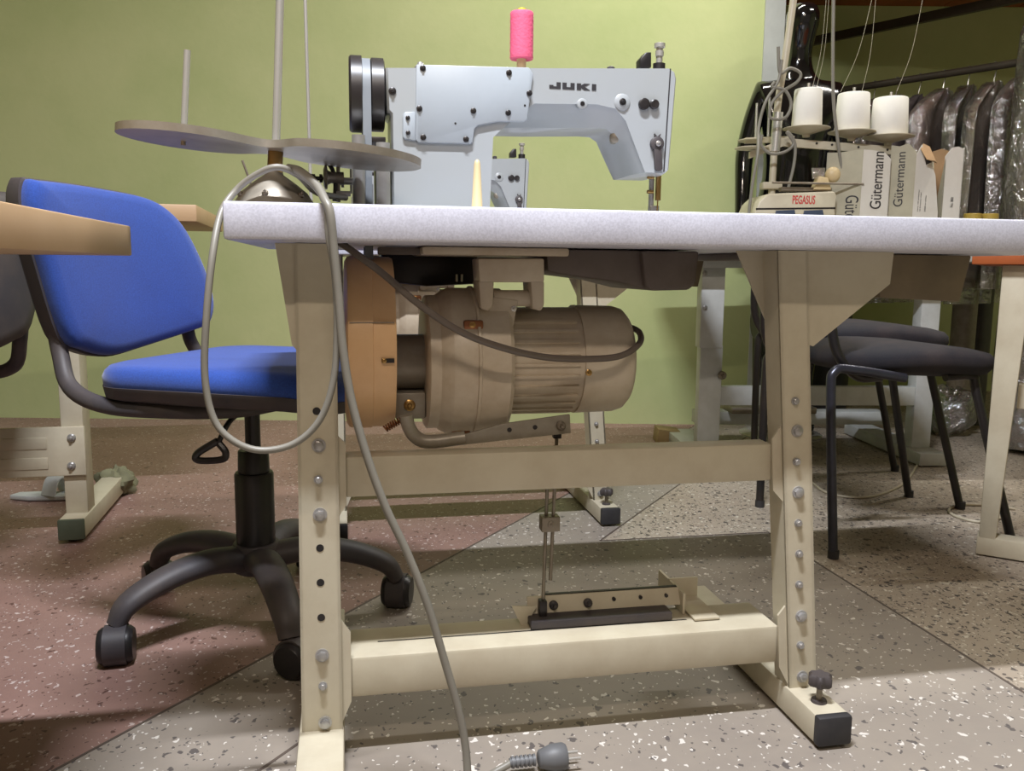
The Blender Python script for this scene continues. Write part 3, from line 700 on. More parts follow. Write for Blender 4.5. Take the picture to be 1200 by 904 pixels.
# cream tapered peg
x, z = T.q(559, 243, .13)
MB().lathe((x, .13, .7655), (0, 0, 1), [(0, .0085), (.003, .0085), (.004, .0078), (.066, .0044), (.070, .0032), (.072, .001)], 28).single('tapered_peg', tan, 'pale yellow tapered peg upright in front of the machine column', 'peg', T, (x, .13, .7655))

# pink spool on the machine top
y = .255
a = T.p(611, 76, y); zz = T.q(611, 77.8, .226)[1] + .001
t = thing('pink_thread_spool', 'pink thread spool with yellow core standing on the machine arm', 'thread spool', T, (a.x, y, zz))
hz = T.q(611, 14.5, y)[1] - T.q(611, 69.5, y)[1]; zs = T.q(611, 69.5, y)[1]; zt_ = T.q(611, 14.5, y)[1]
prof = [(0, .006), (0, .0172)]
for k in range(13): prof += [(.002 + (hz - .004) * k / 12, .0174 - .0003 * (k % 2) + .0002)]
prof += [(hz, .0165), (hz, .006)]
MB().lathe((a.x, y, zs), (0, 0, 1), prof, 40).part('thread', pink, t)
MB().lathe((a.x, y, zz - .0005), (0, 0, 1), [(0, .007), (zs - zz + .0015, .007)], 20).part('core_bottom', tan, t, label='tan core end under the thread')
MB().lathe((a.x, y, zt_ - .0005), (0, 0, 1), [(0, .0065), (.0055, .0062), (.0065, .004)], 20).part('core_top', yellowp, t, label='bright yellow core end')

# ------------------------------------------------------------------ blue swivel chair
def pillow(poly, fr_pt, depths):
    """poly outline -> stacked loops scaled to the centroid; depths = [(scale, offset)]"""
    cx_ = sum(p[0] for p in poly) / len(poly); cz_ = sum(p[1] for p in poly) / len(poly)
    return [[fr_pt(cx_ + (x - cx_) * s_, cz_ + (z - cz_) * s_, d_) for x, z in poly] for s_, d_ in depths]
def smoothpoly(l, n=4):
    P_ = [Vector((a, c, 0)) for a, c in l]; k = len(P_); out = []
    for i in range(k):
        a, b_, c, d = P_[i - 1], P_[i], P_[(i + 1) % k], P_[(i + 2) % k]
        for j in range(n):
            t = j / n; v = .5 * ((2 * b_) + (c - a) * t + (2 * a - 5 * b_ + 4 * c - d) * t * t + (3 * b_ - a - 3 * c + d) * t ** 3); out.append((v.x, v.y))
    return out
CH = Fr(-.50, 1.62, -14)      # chair axes: x = the way it faces
def office_chair(label, fabric, group=None, BR=.272, BA=-8):
    Fb = Fr(-.828, 1.45, 67.2)
    rel = CH.I @ Fb.M
    t = thing('office_chair', label, 'chair', CH, (0, 0, 0), group)
    outl = [(29.4, 213), (45, 211.5), (90, 216), (130, 222), (173, 231), (198, 246), (217, 271), (235, 314.5), (244, 352), (241, 377), (229, 386), (173, 407), (136, 416.7), (102, 410), (77, 394), (46, 308), (27, 245)]
    poly = smoothpoly([Fb.q(a, c, 0) for a, c in outl], 4)
    curve = lambda x: .9 * (x - .22) ** 2
    pt = lambda x, z, d: rel @ Vector((x, d - curve(x) * .6, z))
    b_ = MB(); b_.loops(pillow(poly, pt, [(.97, .052), (1, .044), (1.0, .018), (.985, .007), (.95, .0), (.86, -.004), (.6, -.007), (.3, -.008), (.04, -.008)]))
    bk = b_.part('backrest', fabric, t, smooth=60)
    b_ = MB(); b_.loops(pillow(poly, pt, [(1.0, .026), (1.022, .028), (1.022, .055), (.99, .066), (.85, .074), (.4, .078), (.04, .078)])); b_.part('back_shell', dustb, t, smooth=60)
    zt, zb_ = .520, .478
    def rr(x0, x1, y0, y1, r):
        o = []
        for cx_, cy_, a0 in ((x1 - r, y0 + r, -90), (x1 - r, y1 - r, 0), (x0 + r, y1 - r, 90), (x0 + r, y0 + r, 180)):
            for k in range(9): a = radians(a0 + 90 * k / 8); o.append((cx_ + r * cos(a), cy_ + r * sin(a)))
        return o
    sp = rr(-.185, .27, -.225, .225, .075)
    ps = lambda x, y_, d: Vector((x, y_, d - max(0, x - .16) ** 2 * 1.2))
    b_ = MB(); b_.loops(pillow(sp, ps, [(.98, zb_), (1, zb_ + .004), (1.005, zb_ + .02), (.99, zt - .012), (.96, zt - .004), (.9, zt), (.6, zt + .003), (.3, zt), (.05, zt - .001)])); b_.part('seat', fabric, t, smooth=60)
    b_ = MB(); b_.loops(pillow(sp, ps, [(.9, zb_ - .024), (.99, zb_ - .016), (1.005, zb_ + .004), (.98, zb_ + .007)])); b_.part('seat_pan', dustb, t, smooth=60)
    # mechanism
    b_ = MB(); b_.prism([(-.1, zb_ - .02), (.09, zb_ - .02), (.06, zb_ - .05), (-.03, zb_ - .055), (-.09, zb_ - .038)], -.06, .06, .006); b_.part('tilt_mechanism', blackm, t)
    b_ = MB(); b_.cyl((-.13, -.13, zb_ - .035), (-.13, .13, zb_ - .035), .012, seg=16).box(-.13, -.02, -.03, .03, zb_ - .04, zb_ - .026, .003).part('pivot_bar', blackm, t)
    # back support arms
    for sgn, (px, py), u in ((-1, (77, 392), .085), (1, (232, 380), .40)):
        top = rel @ Vector((u, .045 - curve(u) * .6, Fb.q(px, py, 0)[1] + .012))
        e = Vector((-.10, .20 * sgn, zb_ - .028))
        pts = [top, top + Vector((.008, 0, -.05)), Vector((top.x * .80 - .015, (top.y + e.y) / 2, zb_ - .005)), Vector((-.17, e.y, zb_ - .03)), Vector((-.06, e.y, zb_ - .034)), Vector((.06, e.y * .8, zb_ - .034)), Vector((.10, e.y * .25, zb_ - .034))]
        MB().tube(pts, .013, 12, 6, flat=(1.15, 1)).part('back_support', dustb, t)
    # lever
    MB().tube([Vector((.03, -.05, zb_ - .045)), Vector((.03, -.12, zb_ - .06)), Vector((.015, -.14, zb_ - .10))], .005, 10).tube([Vector((.015, -.14, zb_ - .095)), Vector((-.02, -.15, zb_ - .118)), Vector((-.018, -.15, zb_ - .13)), Vector((.022, -.14, zb_ - .128)), Vector((.03, -.14, zb_ - .115)), Vector((.018, -.14, zb_ - .10))], .0065, 8).part('lever', black, t)
    # column
    zh = .155
    MB().cyl((0, 0, .30), (0, 0, zb_ - .03), .0145, seg=24).lathe((0, 0, zb_ - .055), (0, 0, 1), [(0, .016), (.01, .02), (.025, .036)], 24).part('gas_lift', blackm, t)
    MB().lathe((0, 0, zh - .02), (0, 0, 1), [(0, .03), (.004, .037), (.155, .037), (.159, .035), (.160, .030), (.200, .029), (.203, .027), (.203, .02)], 32).part('column_cover', black, t)
    MB().lathe((0, 0, zh - .062), (0, 0, 1), [(0, .035), (.006, .045), (.05, .048), (.06, .043), (.062, .03)], 32).part('hub', dustb, t)
    for k in range(5):
        a = radians(-90 + 36 + 14 + BA + 72 * k); d = Vector((cos(a), sin(a), 0)); r_ = BR; q_ = BR / .272
        P_ = [d * .03 + Vector((0, 0, zh - .03)), d * .10 * q_ + Vector((0, 0, zh - .020)), d * .18 * q_ + Vector((0, 0, zh - .030)), d * .250 * q_ + Vector((0, 0, zh - .058)), d * .274 * q_ + Vector((0, 0, zh - .092))]
        leg = MB().tube(P_, [.032, .029, .027, .024, .019], 14, 5, flat=(.8, 1.1)).part('base_leg', dustb, t)
        # caster
        ca = a + radians((40, 75, 20, -30, 60)[k]); w_ = Vector((cos(ca), sin(ca), 0)); s_ = Vector((-sin(ca), cos(ca), 0)); c = d * r_ + w_ * .012 + Vector((0, 0, .0325))
        cs = MB()
        for sg in (-1, 1): cs.lathe(c + s_ * sg * .005, s_ * sg, [(0, .010), (0, .030), (.003, .032), (.018, .032), (.024, .027), (.025, .006)], 28)
        caster = cs.part('caster', black, t)
        hd = MB(); hd.lathe(c - s_ * .007, s_, [(-.012, .020), (-.0115, .0355), (.0255, .0355), (.026, .020)], 28)
        hd.part('hood', dustb, caster)
        MB().cyl(d * r_ + Vector((0, 0, .045)), d * r_ + Vector((0, 0, .075)), .008, seg=12).part('stem', steeld, caster)
    return t
chair = office_chair('blue fabric swivel chair on a black five-star base, left of the front table', blue, 'swivel chairs')
# the dark one further left
ch2 = office_chair('black swivel chair behind the pale desk, only its backrest edge in view', blackf, 'swivel chairs', .20, 28)
ch2.location = (-1.365, 1.72, 0); ch2.rotation_euler = (0, 0, radians(168))

# ------------------------------------------------------------------ desks on the left
N1 = Fr(-.4685, 1.06, 11.3)
def near_desk():
    t = thing('near_desk', 'pale wood desk jutting in from the left edge, nearest of the desks', 'desk', N1, (-.6, -.4, 0))
    MB().box(-1.25, 0, -.95, 0, .701, .737, .002).part('desktop', woodt, t)
    MB().box(-1.2, -.07, -.6, -.28, .694, .7008).part('under_rail', blackm, t)
    for x in (-.36, -1.15):
        MB().box(x - .03, x, -.85, -.08, 0, .694, .002).part('side_panel', cream, t)
near_desk()
N2 = Fr(-.79, 2.13, 13)
def back_desk():
    fr = N2; c = fr.q(230, 240, 0)
    t = thing('back_desk', 'cream steel framed desk with pale wood top behind the blue chair', 'desk', fr, (-.4, .3, 0))
    zt = c[1]
    e = fr.q(230, 260, 0)[1]
    MB().box(c[0] - 1.3, c[0], 0, .62, e, zt, .003).part('desktop', woodt, t)
    yl = .05
    p = [fr.q(a, b_, yl) for a, b_ in ((64, 390), (91, 390), (99, 600), (78, 600))]
    x0, x1 = p[0][0], p[1][0]
    leg = MB().box(x0, x1, yl, yl + .07, .06, e, .003).part('leg', cream, t)
    f0 = fr.g(70, 626, 0); f1 = fr.g(98, 628, 0)
    ft = MB().box(x0 - .003, x1 + .004, yl - .06, yl + .48, .012, .062, .003).part('foot', cream, t)
    MB().box(x0 - .004, x1 + .005, yl - .066, yl - .055, .011, .063, .003).part('foot_cap', capg, ft, label='dull green end cap')
    MB().cyl(((x0 + x1) / 2, yl - .02, 0), ((x0 + x1) / 2, yl - .02, .014), .02, seg=16).part('levelling_pad', black, ft)
    b0 = fr.q(95, 500, yl - .01); b1 = fr.q(95, 557, yl - .01)
    bar = MB().box(x0 - 1.0, x1 + .004, yl - .012, yl - .001, b1[1], b0[1], .002)
    h = b0[1] - b1[1]
    for k in (.27, .68): bar.box(x0 - .9, x0 - .03, yl - .0145, yl - .010, b1[1] + h * (k - .12), b1[1] + h * (k + .12), .002)
    bp = bar.part('crossbar', cream, t)
    for py in (513, 546):
        x, z = fr.q(84, py, yl - .012); screw(steel, x, yl - .012, z, .010, bp, 'bolt', depth=.007)
    MB().box(x0 - .9, x0 - .86, yl, yl + .07, 0, e, .003).part('leg', cream, t)
back_desk()
# white slipper, rag
a = W.g(40, 590, 0)
b_ = thing('white_slipper', 'white plastic slipper on the floor under the cream desk crossbar', 'slipper', W, (a.x, a.y + .05, 0))
MB().loops([[(a.x + .02 + u * .13 + .01 * v_, a.y + .05 + v_ * .04, z) for u, v_ in ((-.8, -.5), (-.3, -.9), (.4, -.7), (.9, -.3), (.95, .3), (.4, .8), (-.4, .7), (-.8, .4))] for z in (.002, .016)], bev=.004).part('sole', creamw, b_)
MB().tube([(a.x + .03, a.y + .02, .016), (a.x + .035, a.y + .035, .055), (a.x + .04, a.y + .05, .065), (a.x + .045, a.y + .07, .055), (a.x + .05, a.y + .085, .016)], .012, 10, 5, flat=(.5, 2.2)).part('strap', creamw, b_)
def crumple(c, rx, ry, rz, seed, amp=.35, seg=28):
    random.seed(seed); b_ = MB(); ph = [random.random() * 6 for _ in range(6)]; rings = []
    for i in range(1, 14):
        a = pi * i / 14; r = []
        for k in range(seg):
            t_ = 2 * pi * k / seg
            w = 1 + amp * (sin(3 * t_ + ph[0] + 2 * a) * .4 + sin(7 * t_ + ph[1] - 3 * a) * .3 + sin(5 * a + ph[2] + 2 * t_) * .3)
            r.append((c[0] + rx * sin(a) * cos(t_) * w, c[1] + ry * sin(a) * sin(t_) * w, max(c[2], c[2] + rz * (1 + cos(a) * w))))
        rings.append(r)
    b_.loops(rings); return b_
a = W.g(138, 580, 0)
crumple((a.x, a.y, 0.001), .055, .05, .04, 4).single('rag', mat('rag_cloth', (126, 124, 96), .9, dirt=.3), 'crumpled greenish rag on the floor beside the cream desk foot', 'rag', W, (a.x, a.y, 0))
a = W.g(792, 521, 0)
b_ = MB(); b_.prism([(a.x - .075, .001), (a.x + .085, .001), (a.x + .02, .05), (a.x - .07, .06)], a.y, a.y + .11, .003)
b_.single('wood_block', mat('offcut', (172, 150, 108), .7, dirt=.2), 'pale wedge-shaped block on the floor against the green wall', 'block', W, (a.x, a.y, 0))
# plug on the floor at the front
a = W.g(640, 904, 0)
PF = Fr(a.x, a.y, 12)
t = thing('power_plug', 'grey power plug lying on the floor at the photo bottom edge', 'plug', PF, (0, 0, 0))
MB().lathe((-.012, 0, .019), (1, 0, 0), [(0, .009), (.002, .012), (.020, .018), (.036, .0185), (.040, .016), (.040, .003)], 28).part('plug_body', mat('plug_grey', (105, 106, 108), .5, dirt=.15), t)
for sgn in (-1, 1): MB().cyl((.026, sgn * .008, .019), (.047, sgn * .008, .019), .0022, seg=10).part('prong', chrome, t)
b_ = MB(); 
for k in range(6): b_.lathe((-.016 - k * .006, 0, .0185), (-1, 0, 0), [(0, .0085), (.0035, .0080), (.0035, .006), (.006, .006)], 16)
b_.part('strain_relief', mat('plug_grey2', (105, 106, 108), .5, dirt=.15), t)
single_tube([PF.M @ Vector((-.05, 0, .018)), PF.M @ Vector((-.09, -.02, .008)), PF.M @ Vector((-.12, -.10, .006)), PF.M @ Vector((-.05, -.25, .006))], .005, cablem, 'plug_cable', 'short grey cable leading from the floor plug out of the picture', 'cable', W)

# ------------------------------------------------------------------ right side: white table with overlock machine
T3 = Fr(.60, 2.87, 3)
def white_table():
    fr = T3
    t = thing('white_table', 'white steel table behind at right carrying the thread stand and card boxes', 'table', fr, (.5, .3, 0))
    MB().box(0, 1.2, 0, .58, .728, .765, .003).part('tabletop', creamw, t)
    yl = .12
    xs = [fr.q(820, 400, yl)[0], fr.q(843, 400, yl)[0]]
    l0 = MB().box(xs[0], xs[1] + .012, yl, yl + .06, .42, .71, .003).part('leg', creamw, t)
    MB().box(xs[0] + .006, xs[1] + .016, yl + .006, yl + .054, .05, .43, .003).part('lower_leg', creamw, l0)
    for py in (320, 361):
        x, z = fr.q(826, py, yl); screw(steel, x, yl, z, .009, l0, 'bolt', depth=.005)
    x, z = fr.q(846, 440, yl); screw(steeld, x, yl, z, .015, l0, 'lock_knob', depth=.012)
    MB().box(.02, .06 + xs[1], yl - .05, yl + .4, .70, .728, .002).part('top_bracket', creamw, t)
    MB().box(xs[0] - .01, xs[1] + .03, .0, .55, .005, .05, .003).part('foot', creamw, t)
    xr = fr.q(1063, 480, yl + .1)[0]
    MB().box(xr, xr + .07, yl + .05, yl + .11, .05, .728, .003).part('leg', creamw, t)
    f = fr.g(1105, 548, 0)
    MB().box(xr - .02, xr + .08, f.y, f.y + .62, .005, .05, .003).part('foot', creamw, t)
    z0 = fr.q(950, 475, yl + .06)[1]; z1 = fr.q(950, 453, yl + .06)[1]
    MB().box(xs[1], xr, yl + .05, yl + .09, z0, z1, .003).part('crossbar', creamw, t)
    MB().box(xs[1], xr, yl + .25, yl + .33, .10, .15, .003).part('lower_crossbar', creamw, t)
    MB().box(xs[1] + .12, xr - .3, yl + .2, yl + .42, .15, .175, .003).part('footrest', steeld, t)
    b_ = MB().cyl((xs[1] + .22, yl + .27, .5), (xs[1] + .42, yl + .27, .5), .07, seg=36).box(xs[1] + .28, xs[1] + .36, yl + .24, yl + .30, .55, .728)
    b_.part('motor', blackm, t, label='dark motor hung under the tabletop')
white_table()
def rod_thing(): pass
def cone_stand():
    fr = T3; y = .26
    P = lambda a, c, yy=y: fr.p(a, c, yy)
    base = P(903, 249)
    t = thing('cone_stand', 'cream pole thread stand with trays holding three white thread cones', 'thread stand', fr, (P(902, 285).x, y, .766))
    pole = [Vector((P(901, 262).x - .0, y, .7665)), P(903, 249), P(910.5, 132), P(920, 70), P(934, -30)]
    MB().tube(pole, .0125, 14, 4).part('pole', cream, t)
    c = P(911, 150); MB().cyl(P(912, 132), P(908, 178), .018, seg=18).part('pole_clamp', chrome, t)
    c = P(903, 218); MB().box(c.x - .035, c.x + .035, y - .025, y + .02, c.z - .012, c.z + .012, .003).part('lower_clamp', cream, t)
    # main bar
    a, c = P(930, 163), P(1047, 178)
    def bar(a, c, h, d, nm):
        u = (c - a).normalized(); b_ = MB(); b_.loops([[p + Vector((0, yy, zz)) for yy, zz in ((-d, -h), (d, -h), (d, h), (-d, h))] for p in (a, c)]); return b_.part(nm, cream, t)
    bp = bar(P(905, 166), P(1048, 177), .014, .008, 'spool_bar')
    bar(P(878, 182), P(925, 165), .012, .008, 'side_bar'); bar(P(873, 165, y + .12), P(930, 163, y), .010, .008, 'side_bar')
    for px in (957, 975, 1006, 1040):
        q_ = P(px, 171 + (px - 990) * .09, y - .009); MB().cyl((q_.x, y - .0105, q_.z), (q_.x, y, q_.z), .004, seg=10).part('hole', blackm, bp)
    trays = []
    for px, py, r in ((945, 151, .082), (998, 155.5, .082), (1041, 161, .088)):
        c = P(px, py); c.z += .0
        MB().lathe((c.x, y, c.z - .030), (0, 0, 1), [(0, .012), (.010, .014), (.012, .022), (.030, r), (.032, r), (.032, .02)], 40).part('spool_tray', cream, t)
    for px, py, yy in ((881, 174, y), (884, 165, y + .12)):
        c = P(px, py, yy); MB().lathe((c.x, yy, c.z - .004), (0, 0, 1), [(0, .02), (.003, .06), (.006, .06), (.006, .01)], 36).part('spool_tray', cream, t)
    for px, p0, p1, yy in ((886, 168, 121, y + .12), (901, 160, 114, y)):
        MB().cyl(P(px - 1, p0, yy), P(px + 1, p1, yy), .004, seg=10).part('spool_pin', chrome, t)
    cones = []
    for i, (x0, x1, pt, pb, lab) in enumerate(((935, 967, 105, 150, 'left of the three white thread cones, nearest the pole'), (981.5, 1018, 110, 154.5, 'middle one of the three white thread cones on the bar'), (1026, 1065, 115.5, 159.5, 'right of the three white thread cones, at the bar end'))):
        c = P((x0 + x1) / 2 - 2, pb); tt = P((x0 + x1) / 2, pt); zc = P((945, 998, 1041)[i], (151, 155.5, 161)[i]).z + .0023
        r = (P(x1, 130).x - P(x0, 130).x) / 2; cx_ = P((945, 998, 1041)[i], (151, 155.5, 161)[i]).x
        s = thing('thread_cone', lab, 'thread cone', fr, (cx_, y, zc), 'white thread cones on the stand')
        h = tt.z - zc
        MB().lathe((cx_, y, zc), (0, 0, 1), [(0, .02), (0, r * 1.02), (.004, r * 1.06), (h - .004, r * .96), (h, r * .92), (h, .022)], 48).part('thread', whitet, s)
        MB().lathe((cx_, y, zc + h - .002), (0, 0, 1), [(0, .022), (.006, .021), (.008, .016), (.008, .008)], 24).part('core', mat('core_pink%d' % i, ((200, 90, 110), (226, 226, 220), (190, 100, 100))[i], .5, dirt=.05), s)
        MB().cyl((cx_, y, zc - .03), (cx_, y, zc + h + .022), .005, seg=12).part('spool_pin', chrome, t)
    # threads going up
    TR = ((952, 103, 969, -10), (957, 103, 972, -10), (985, 108, 1024, -10), (1010, 108, 1027, -10), (1051, 107, 1083, -10))
    for i, (a, b_, c, d) in enumerate(TR):
        p0, p1 = P(a, b_), P(c, d, y - .02)
        mid = (p0 + p1) / 2 + Vector((.008, 0, -.03))
        single_tube([p0, mid, p1], .0005, threadm, 'thread_strand', ('first', 'second', 'third', 'fourth', 'last')[i] + ' thin thread from the left, rising from the white cones' , 'thread', fr, 6, 6, 'threads rising from the cones')
cone_stand()
y = .2
P3 = lambda a, c, yy=.2: T3.p(a, c, yy)
single_tube([P3(977, -20), P3(976, 60), P3(977, 120), P3(983, 175), P3(990, 220), P3(997, 262)], .0058, cablem, 'hanging_cable', 'grey cable hanging straight down in front of the second white cone', 'cable', T3)
single_tube([P3(916, 70), P3(912, 95), P3(897, 120), P3(889, 150), P3(888, 180, .16), P3(882, 215, .16), P3(876, 262, .16)], .0055, cablem, 'hanging_cable', 'grey cable falling down left of the thread stand pole', 'cable', T3)
single_tube([P3(912, 55), P3(914, 85), P3(926, 80), P3(938, 86), P3(934, 96), P3(916, 108), P3(904, 122), P3(903, 138), P3(920, 138), P3(927, 122), P3(920, 106), P3(905, 102), P3(908, 96)], .0055, cablem, 'tangled_cable', 'grey cable knotted in curls around the upper pole', 'cable', T3)
single_tube([P3(893, 158), P3(892, 170), P3(903, 180), P3(920, 178), P3(930, 168), P3(922, 155), P3(928, 160), P3(932, 172), P3(930, 195), P3(923, 225), P3(918, 262)], .0055, cablem, 'tangled_cable', 'grey cable curled under the chrome clamp and dropping to the white table', 'cable', T3)

def overlock():
    fr = T3; y = .16
    q = lambda l, yy=y: [fr.q(a, c, yy) for a, c in l]
    t = thing('overlock_machine', 'cream overlock machine with red lettering below the thread cones', 'sewing machine', fr, (fr.q(935, 270, y)[0], y + .1, .766))
    body = [(882, 292), (884, 250), (890, 236), (900, 227), (978, 224), (981, 228), (979, 250), (984, 292)]
    p = q(body); zf = lambda p: [(x, max(z, .7665)) for x, z in p]
    MB().prism(zf(p), y, y + .2, .008).part('housing', cream, t)
    x0, z1 = fr.q(929, 229, y); x1, z0 = fr.q(955, 239.5, y)
    text_part('PEGASUS', inkr, t, x0, x1, z0, z1, y - .0006, name='lettering', font_bold=.02)['label'] = 'red lettering PEGASUS'
    p = q([(886, 244), (979, 243), (979, 245), (886, 246)]); MB().prism(p, y - .0008, y + .002).part('seam', blackm, t)
    for a in (921, 954):
        p = q([(a - 12, 247), (a + 10, 246), (a + 12, 258), (a - 14, 258)]); MB().prism(p, y - .003, y + .002, .001).part('window', mat('smoke%d' % a, (70, 80, 100), .2), t)
    a, c = fr.p(918, 219, y), fr.p(978, 223, y)
    MB().box(a.x, c.x, y + .02, y + .05, a.z - .012, a.z + .002, .003).part('rail', steeld, t)
    MB().cyl(fr.p(905, 214, y), fr.p(1012, 216, y), .004, seg=10).part('thin_rod', steeld, t)
    p = q([(955, 222), (976, 222), (972, 208), (962, 206)]); MB().prism(p, y + .01, y + .05, .003).part('tension_block', tan, t)
    p = q([(955, 209), (969, 209), (970, 196), (954, 196)]); MB().prism(p, y + .02, y + .024).part('clear_shield', clearp, t)
    c = fr.p(976, 205, y + .05); MB().ball(c, .028, 1, .8, 1).part('knob', tan, t)
overlock()

def boxes():
    fr = T3; y = .22
    X = lambda px, yy=y: fr.q(px, 210, yy)[0]; Zp = lambda py, yy=y: fr.q(1050, py, yy)[1]
    def carton(name, label, px0, px1, pyt, yy, d, mt, rotdeg):
        x0, x1 = X(px0, yy), X(px1, yy); zt = Zp(pyt, yy)
        base = (x0, yy, .7662)
        t = thing(name, label, 'box', fr, base, 'white thread cartons on the white table')
        w = x1 - x0; th = .003; a = radians(rotdeg)
        M_ = Matrix.Translation((x0, yy, 0)) @ Matrix.Rotation(a, 4, 'Z')
        return t, M_, w, zt, th
    def wall(t, M_, x0, x1, y0, y1, z0, ztops, mt, nm='panel', label=None):
        # panel with an uneven torn top; ztops across the width
        b_ = MB(); n = len(ztops); alongx = abs(x1 - x0) > abs(y1 - y0)
        pr = []
        if alongx: pr = [(x0, z0)] + [(x0 + (x1 - x0) * i / (n - 1), z) for i, z in enumerate(ztops)] + [(x1, z0)]; lay = [[M_ @ Vector((u, yy, v)) for u, v in pr] for yy in (y0, y1)]
        else: pr = [(y0, z0)] + [(y0 + (y1 - y0) * i / (n - 1), z) for i, z in enumerate(ztops)] + [(y1, z0)]; lay = [[M_ @ Vector((xx, u, v)) for u, v in pr] for xx in (x0, x1)]
        b_.loops(lay); return b_.part(nm, mt, t, label)
    # carton A : corner toward viewer
    t, M_, w, zt, th = carton('thread_carton', 'tall white lettered carton, left one, its grey side turned left', 1010, 1048, 176, .16, .12, card, 12)
    wall(t, M_, 0, w, 0, th, .7665, [zt, zt, zt - .002, zt - .006, zt - .03], card)
    ML = M_ @ Matrix.Rotation(radians(135), 4, 'Z')
    wl = .118
    wall(t, ML, 0, wl, 0, th, .7665, [zt, zt - .002, zt - .006, zt - .004], cardt, label='grey side panel of the carton')
    wall(t, M_, w - th, w, 0, .08, .7665, [zt - .03, zt - .02, zt - .02], cardt)
    wall(t, ML @ Matrix.Translation((wl, 0, 0)) @ Matrix.Rotation(radians(-90), 4, 'Z'), 0, .10, 0, th, .7665, [zt - .004, zt], cardt)
    H_ = zt - .7665
    text_part('Gütermann', inkm, t, w * .33, w * .72, .7665 + H_ * .42, zt - .004, -.0008, 90, fwd=M_)['label'] = 'black vertical lettering Gütermann'
    MLt = M_ @ Matrix.Rotation(radians(-45), 4, 'Z')
    text_part('Gütermann', inkm, t, -wl * .42, -wl * .05, .7665 - .0 + .004, .7665 + H_ * .55, -.0038, -90, fwd=MLt)['label'] = 'black vertical lettering on the grey panel'
    # carton B
    t, M_, w, zt, th = carton('thread_carton', 'middle white lettered carton with a torn brown flap on top', 1072, 1104, 174, .17, .12, card, 6)
    wall(t, M_, 0, w, 0, th, .7665, [zt - .02, zt + .015, zt - .055, zt - .045, zt - .09, zt - .22], card)
    ML = M_ @ Matrix.Rotation(radians(150), 4, 'Z'); wl = .083
    wall(t, ML, 0, wl, 0, th, .7665, [zt - .01, zt + .02, zt + .01, zt + .015], cardt, label='side panel with lettering')
    wall(t, M_, 0, w, .10, .10 + th, .7665, [zt, zt + .02, zt - .02, zt - .01], cardb)
    MLt = M_ @ Matrix.Rotation(radians(-30), 4, 'Z')
    text_part('Gütermann', inkm, t, -wl * .78, -wl * .42, .7665 + H_ * .45, zt - .01, -.0038, 90, fwd=MLt)['label'] = 'black vertical lettering Gütermann'
    for k in range(3):
        text_part(('Mara 120 polyester', '100 % Polyester thread', '5000 m white')[k], inkm, t, w * (.18 + .09 * k + (.1 if k == 2 else 0)), w * (.22 + .09 * k + (.1 if k == 2 else 0)), .7665 + H_ * .40, .7665 + H_ * (.62 - .03 * k), -.0006, 90, fwd=M_, name='small_print')
    fl = M_ @ Vector((w * .3, -.004, zt - .03)); b_ = MB()
    b_.loops([[M_ @ Vector((u, v - .006 * e, z + .0015 * e)) for u, v, z in ((w * .12, -.002, zt + .0), (w * .2, -.03, zt - .04), (w * .5, -.036, zt - .045), (w * .74, -.01, zt - .05), (w * .55, .01, zt + .01), (w * .3, .012, zt + .02))] for e in (0, .25)])
    b_.part('torn_flap', cardb, t, label='torn brown cardboard flap')
    # carton C
    t, M_, w, zt, th = carton('thread_carton', 'right-hand white carton, slim and open topped, beside the garments', 1106, 1127, 172, .19, .1, card, -4)
    wall(t, M_, 0, w, 0, th, .7665, [zt - .03, zt, zt + .004, zt - .006], card)
    wall(t, M_, -.0, th, 0, .1, .7665, [zt - .04, zt - .2, zt - .02], cardt)
    wall(t, M_, w - th, w, 0, .1, .7665, [zt, zt - .004, zt], card); wall(t, M_, 0, w, .1, .1 + th, .7665, [zt, zt + .01, zt], cardb)
    text_part('No. 800', inkm, t, w * .45, w * .6, .7665 + H_ * .45, .7665 + H_ * .55, -.0006, 90, fwd=M_, name='small_print')
boxes()

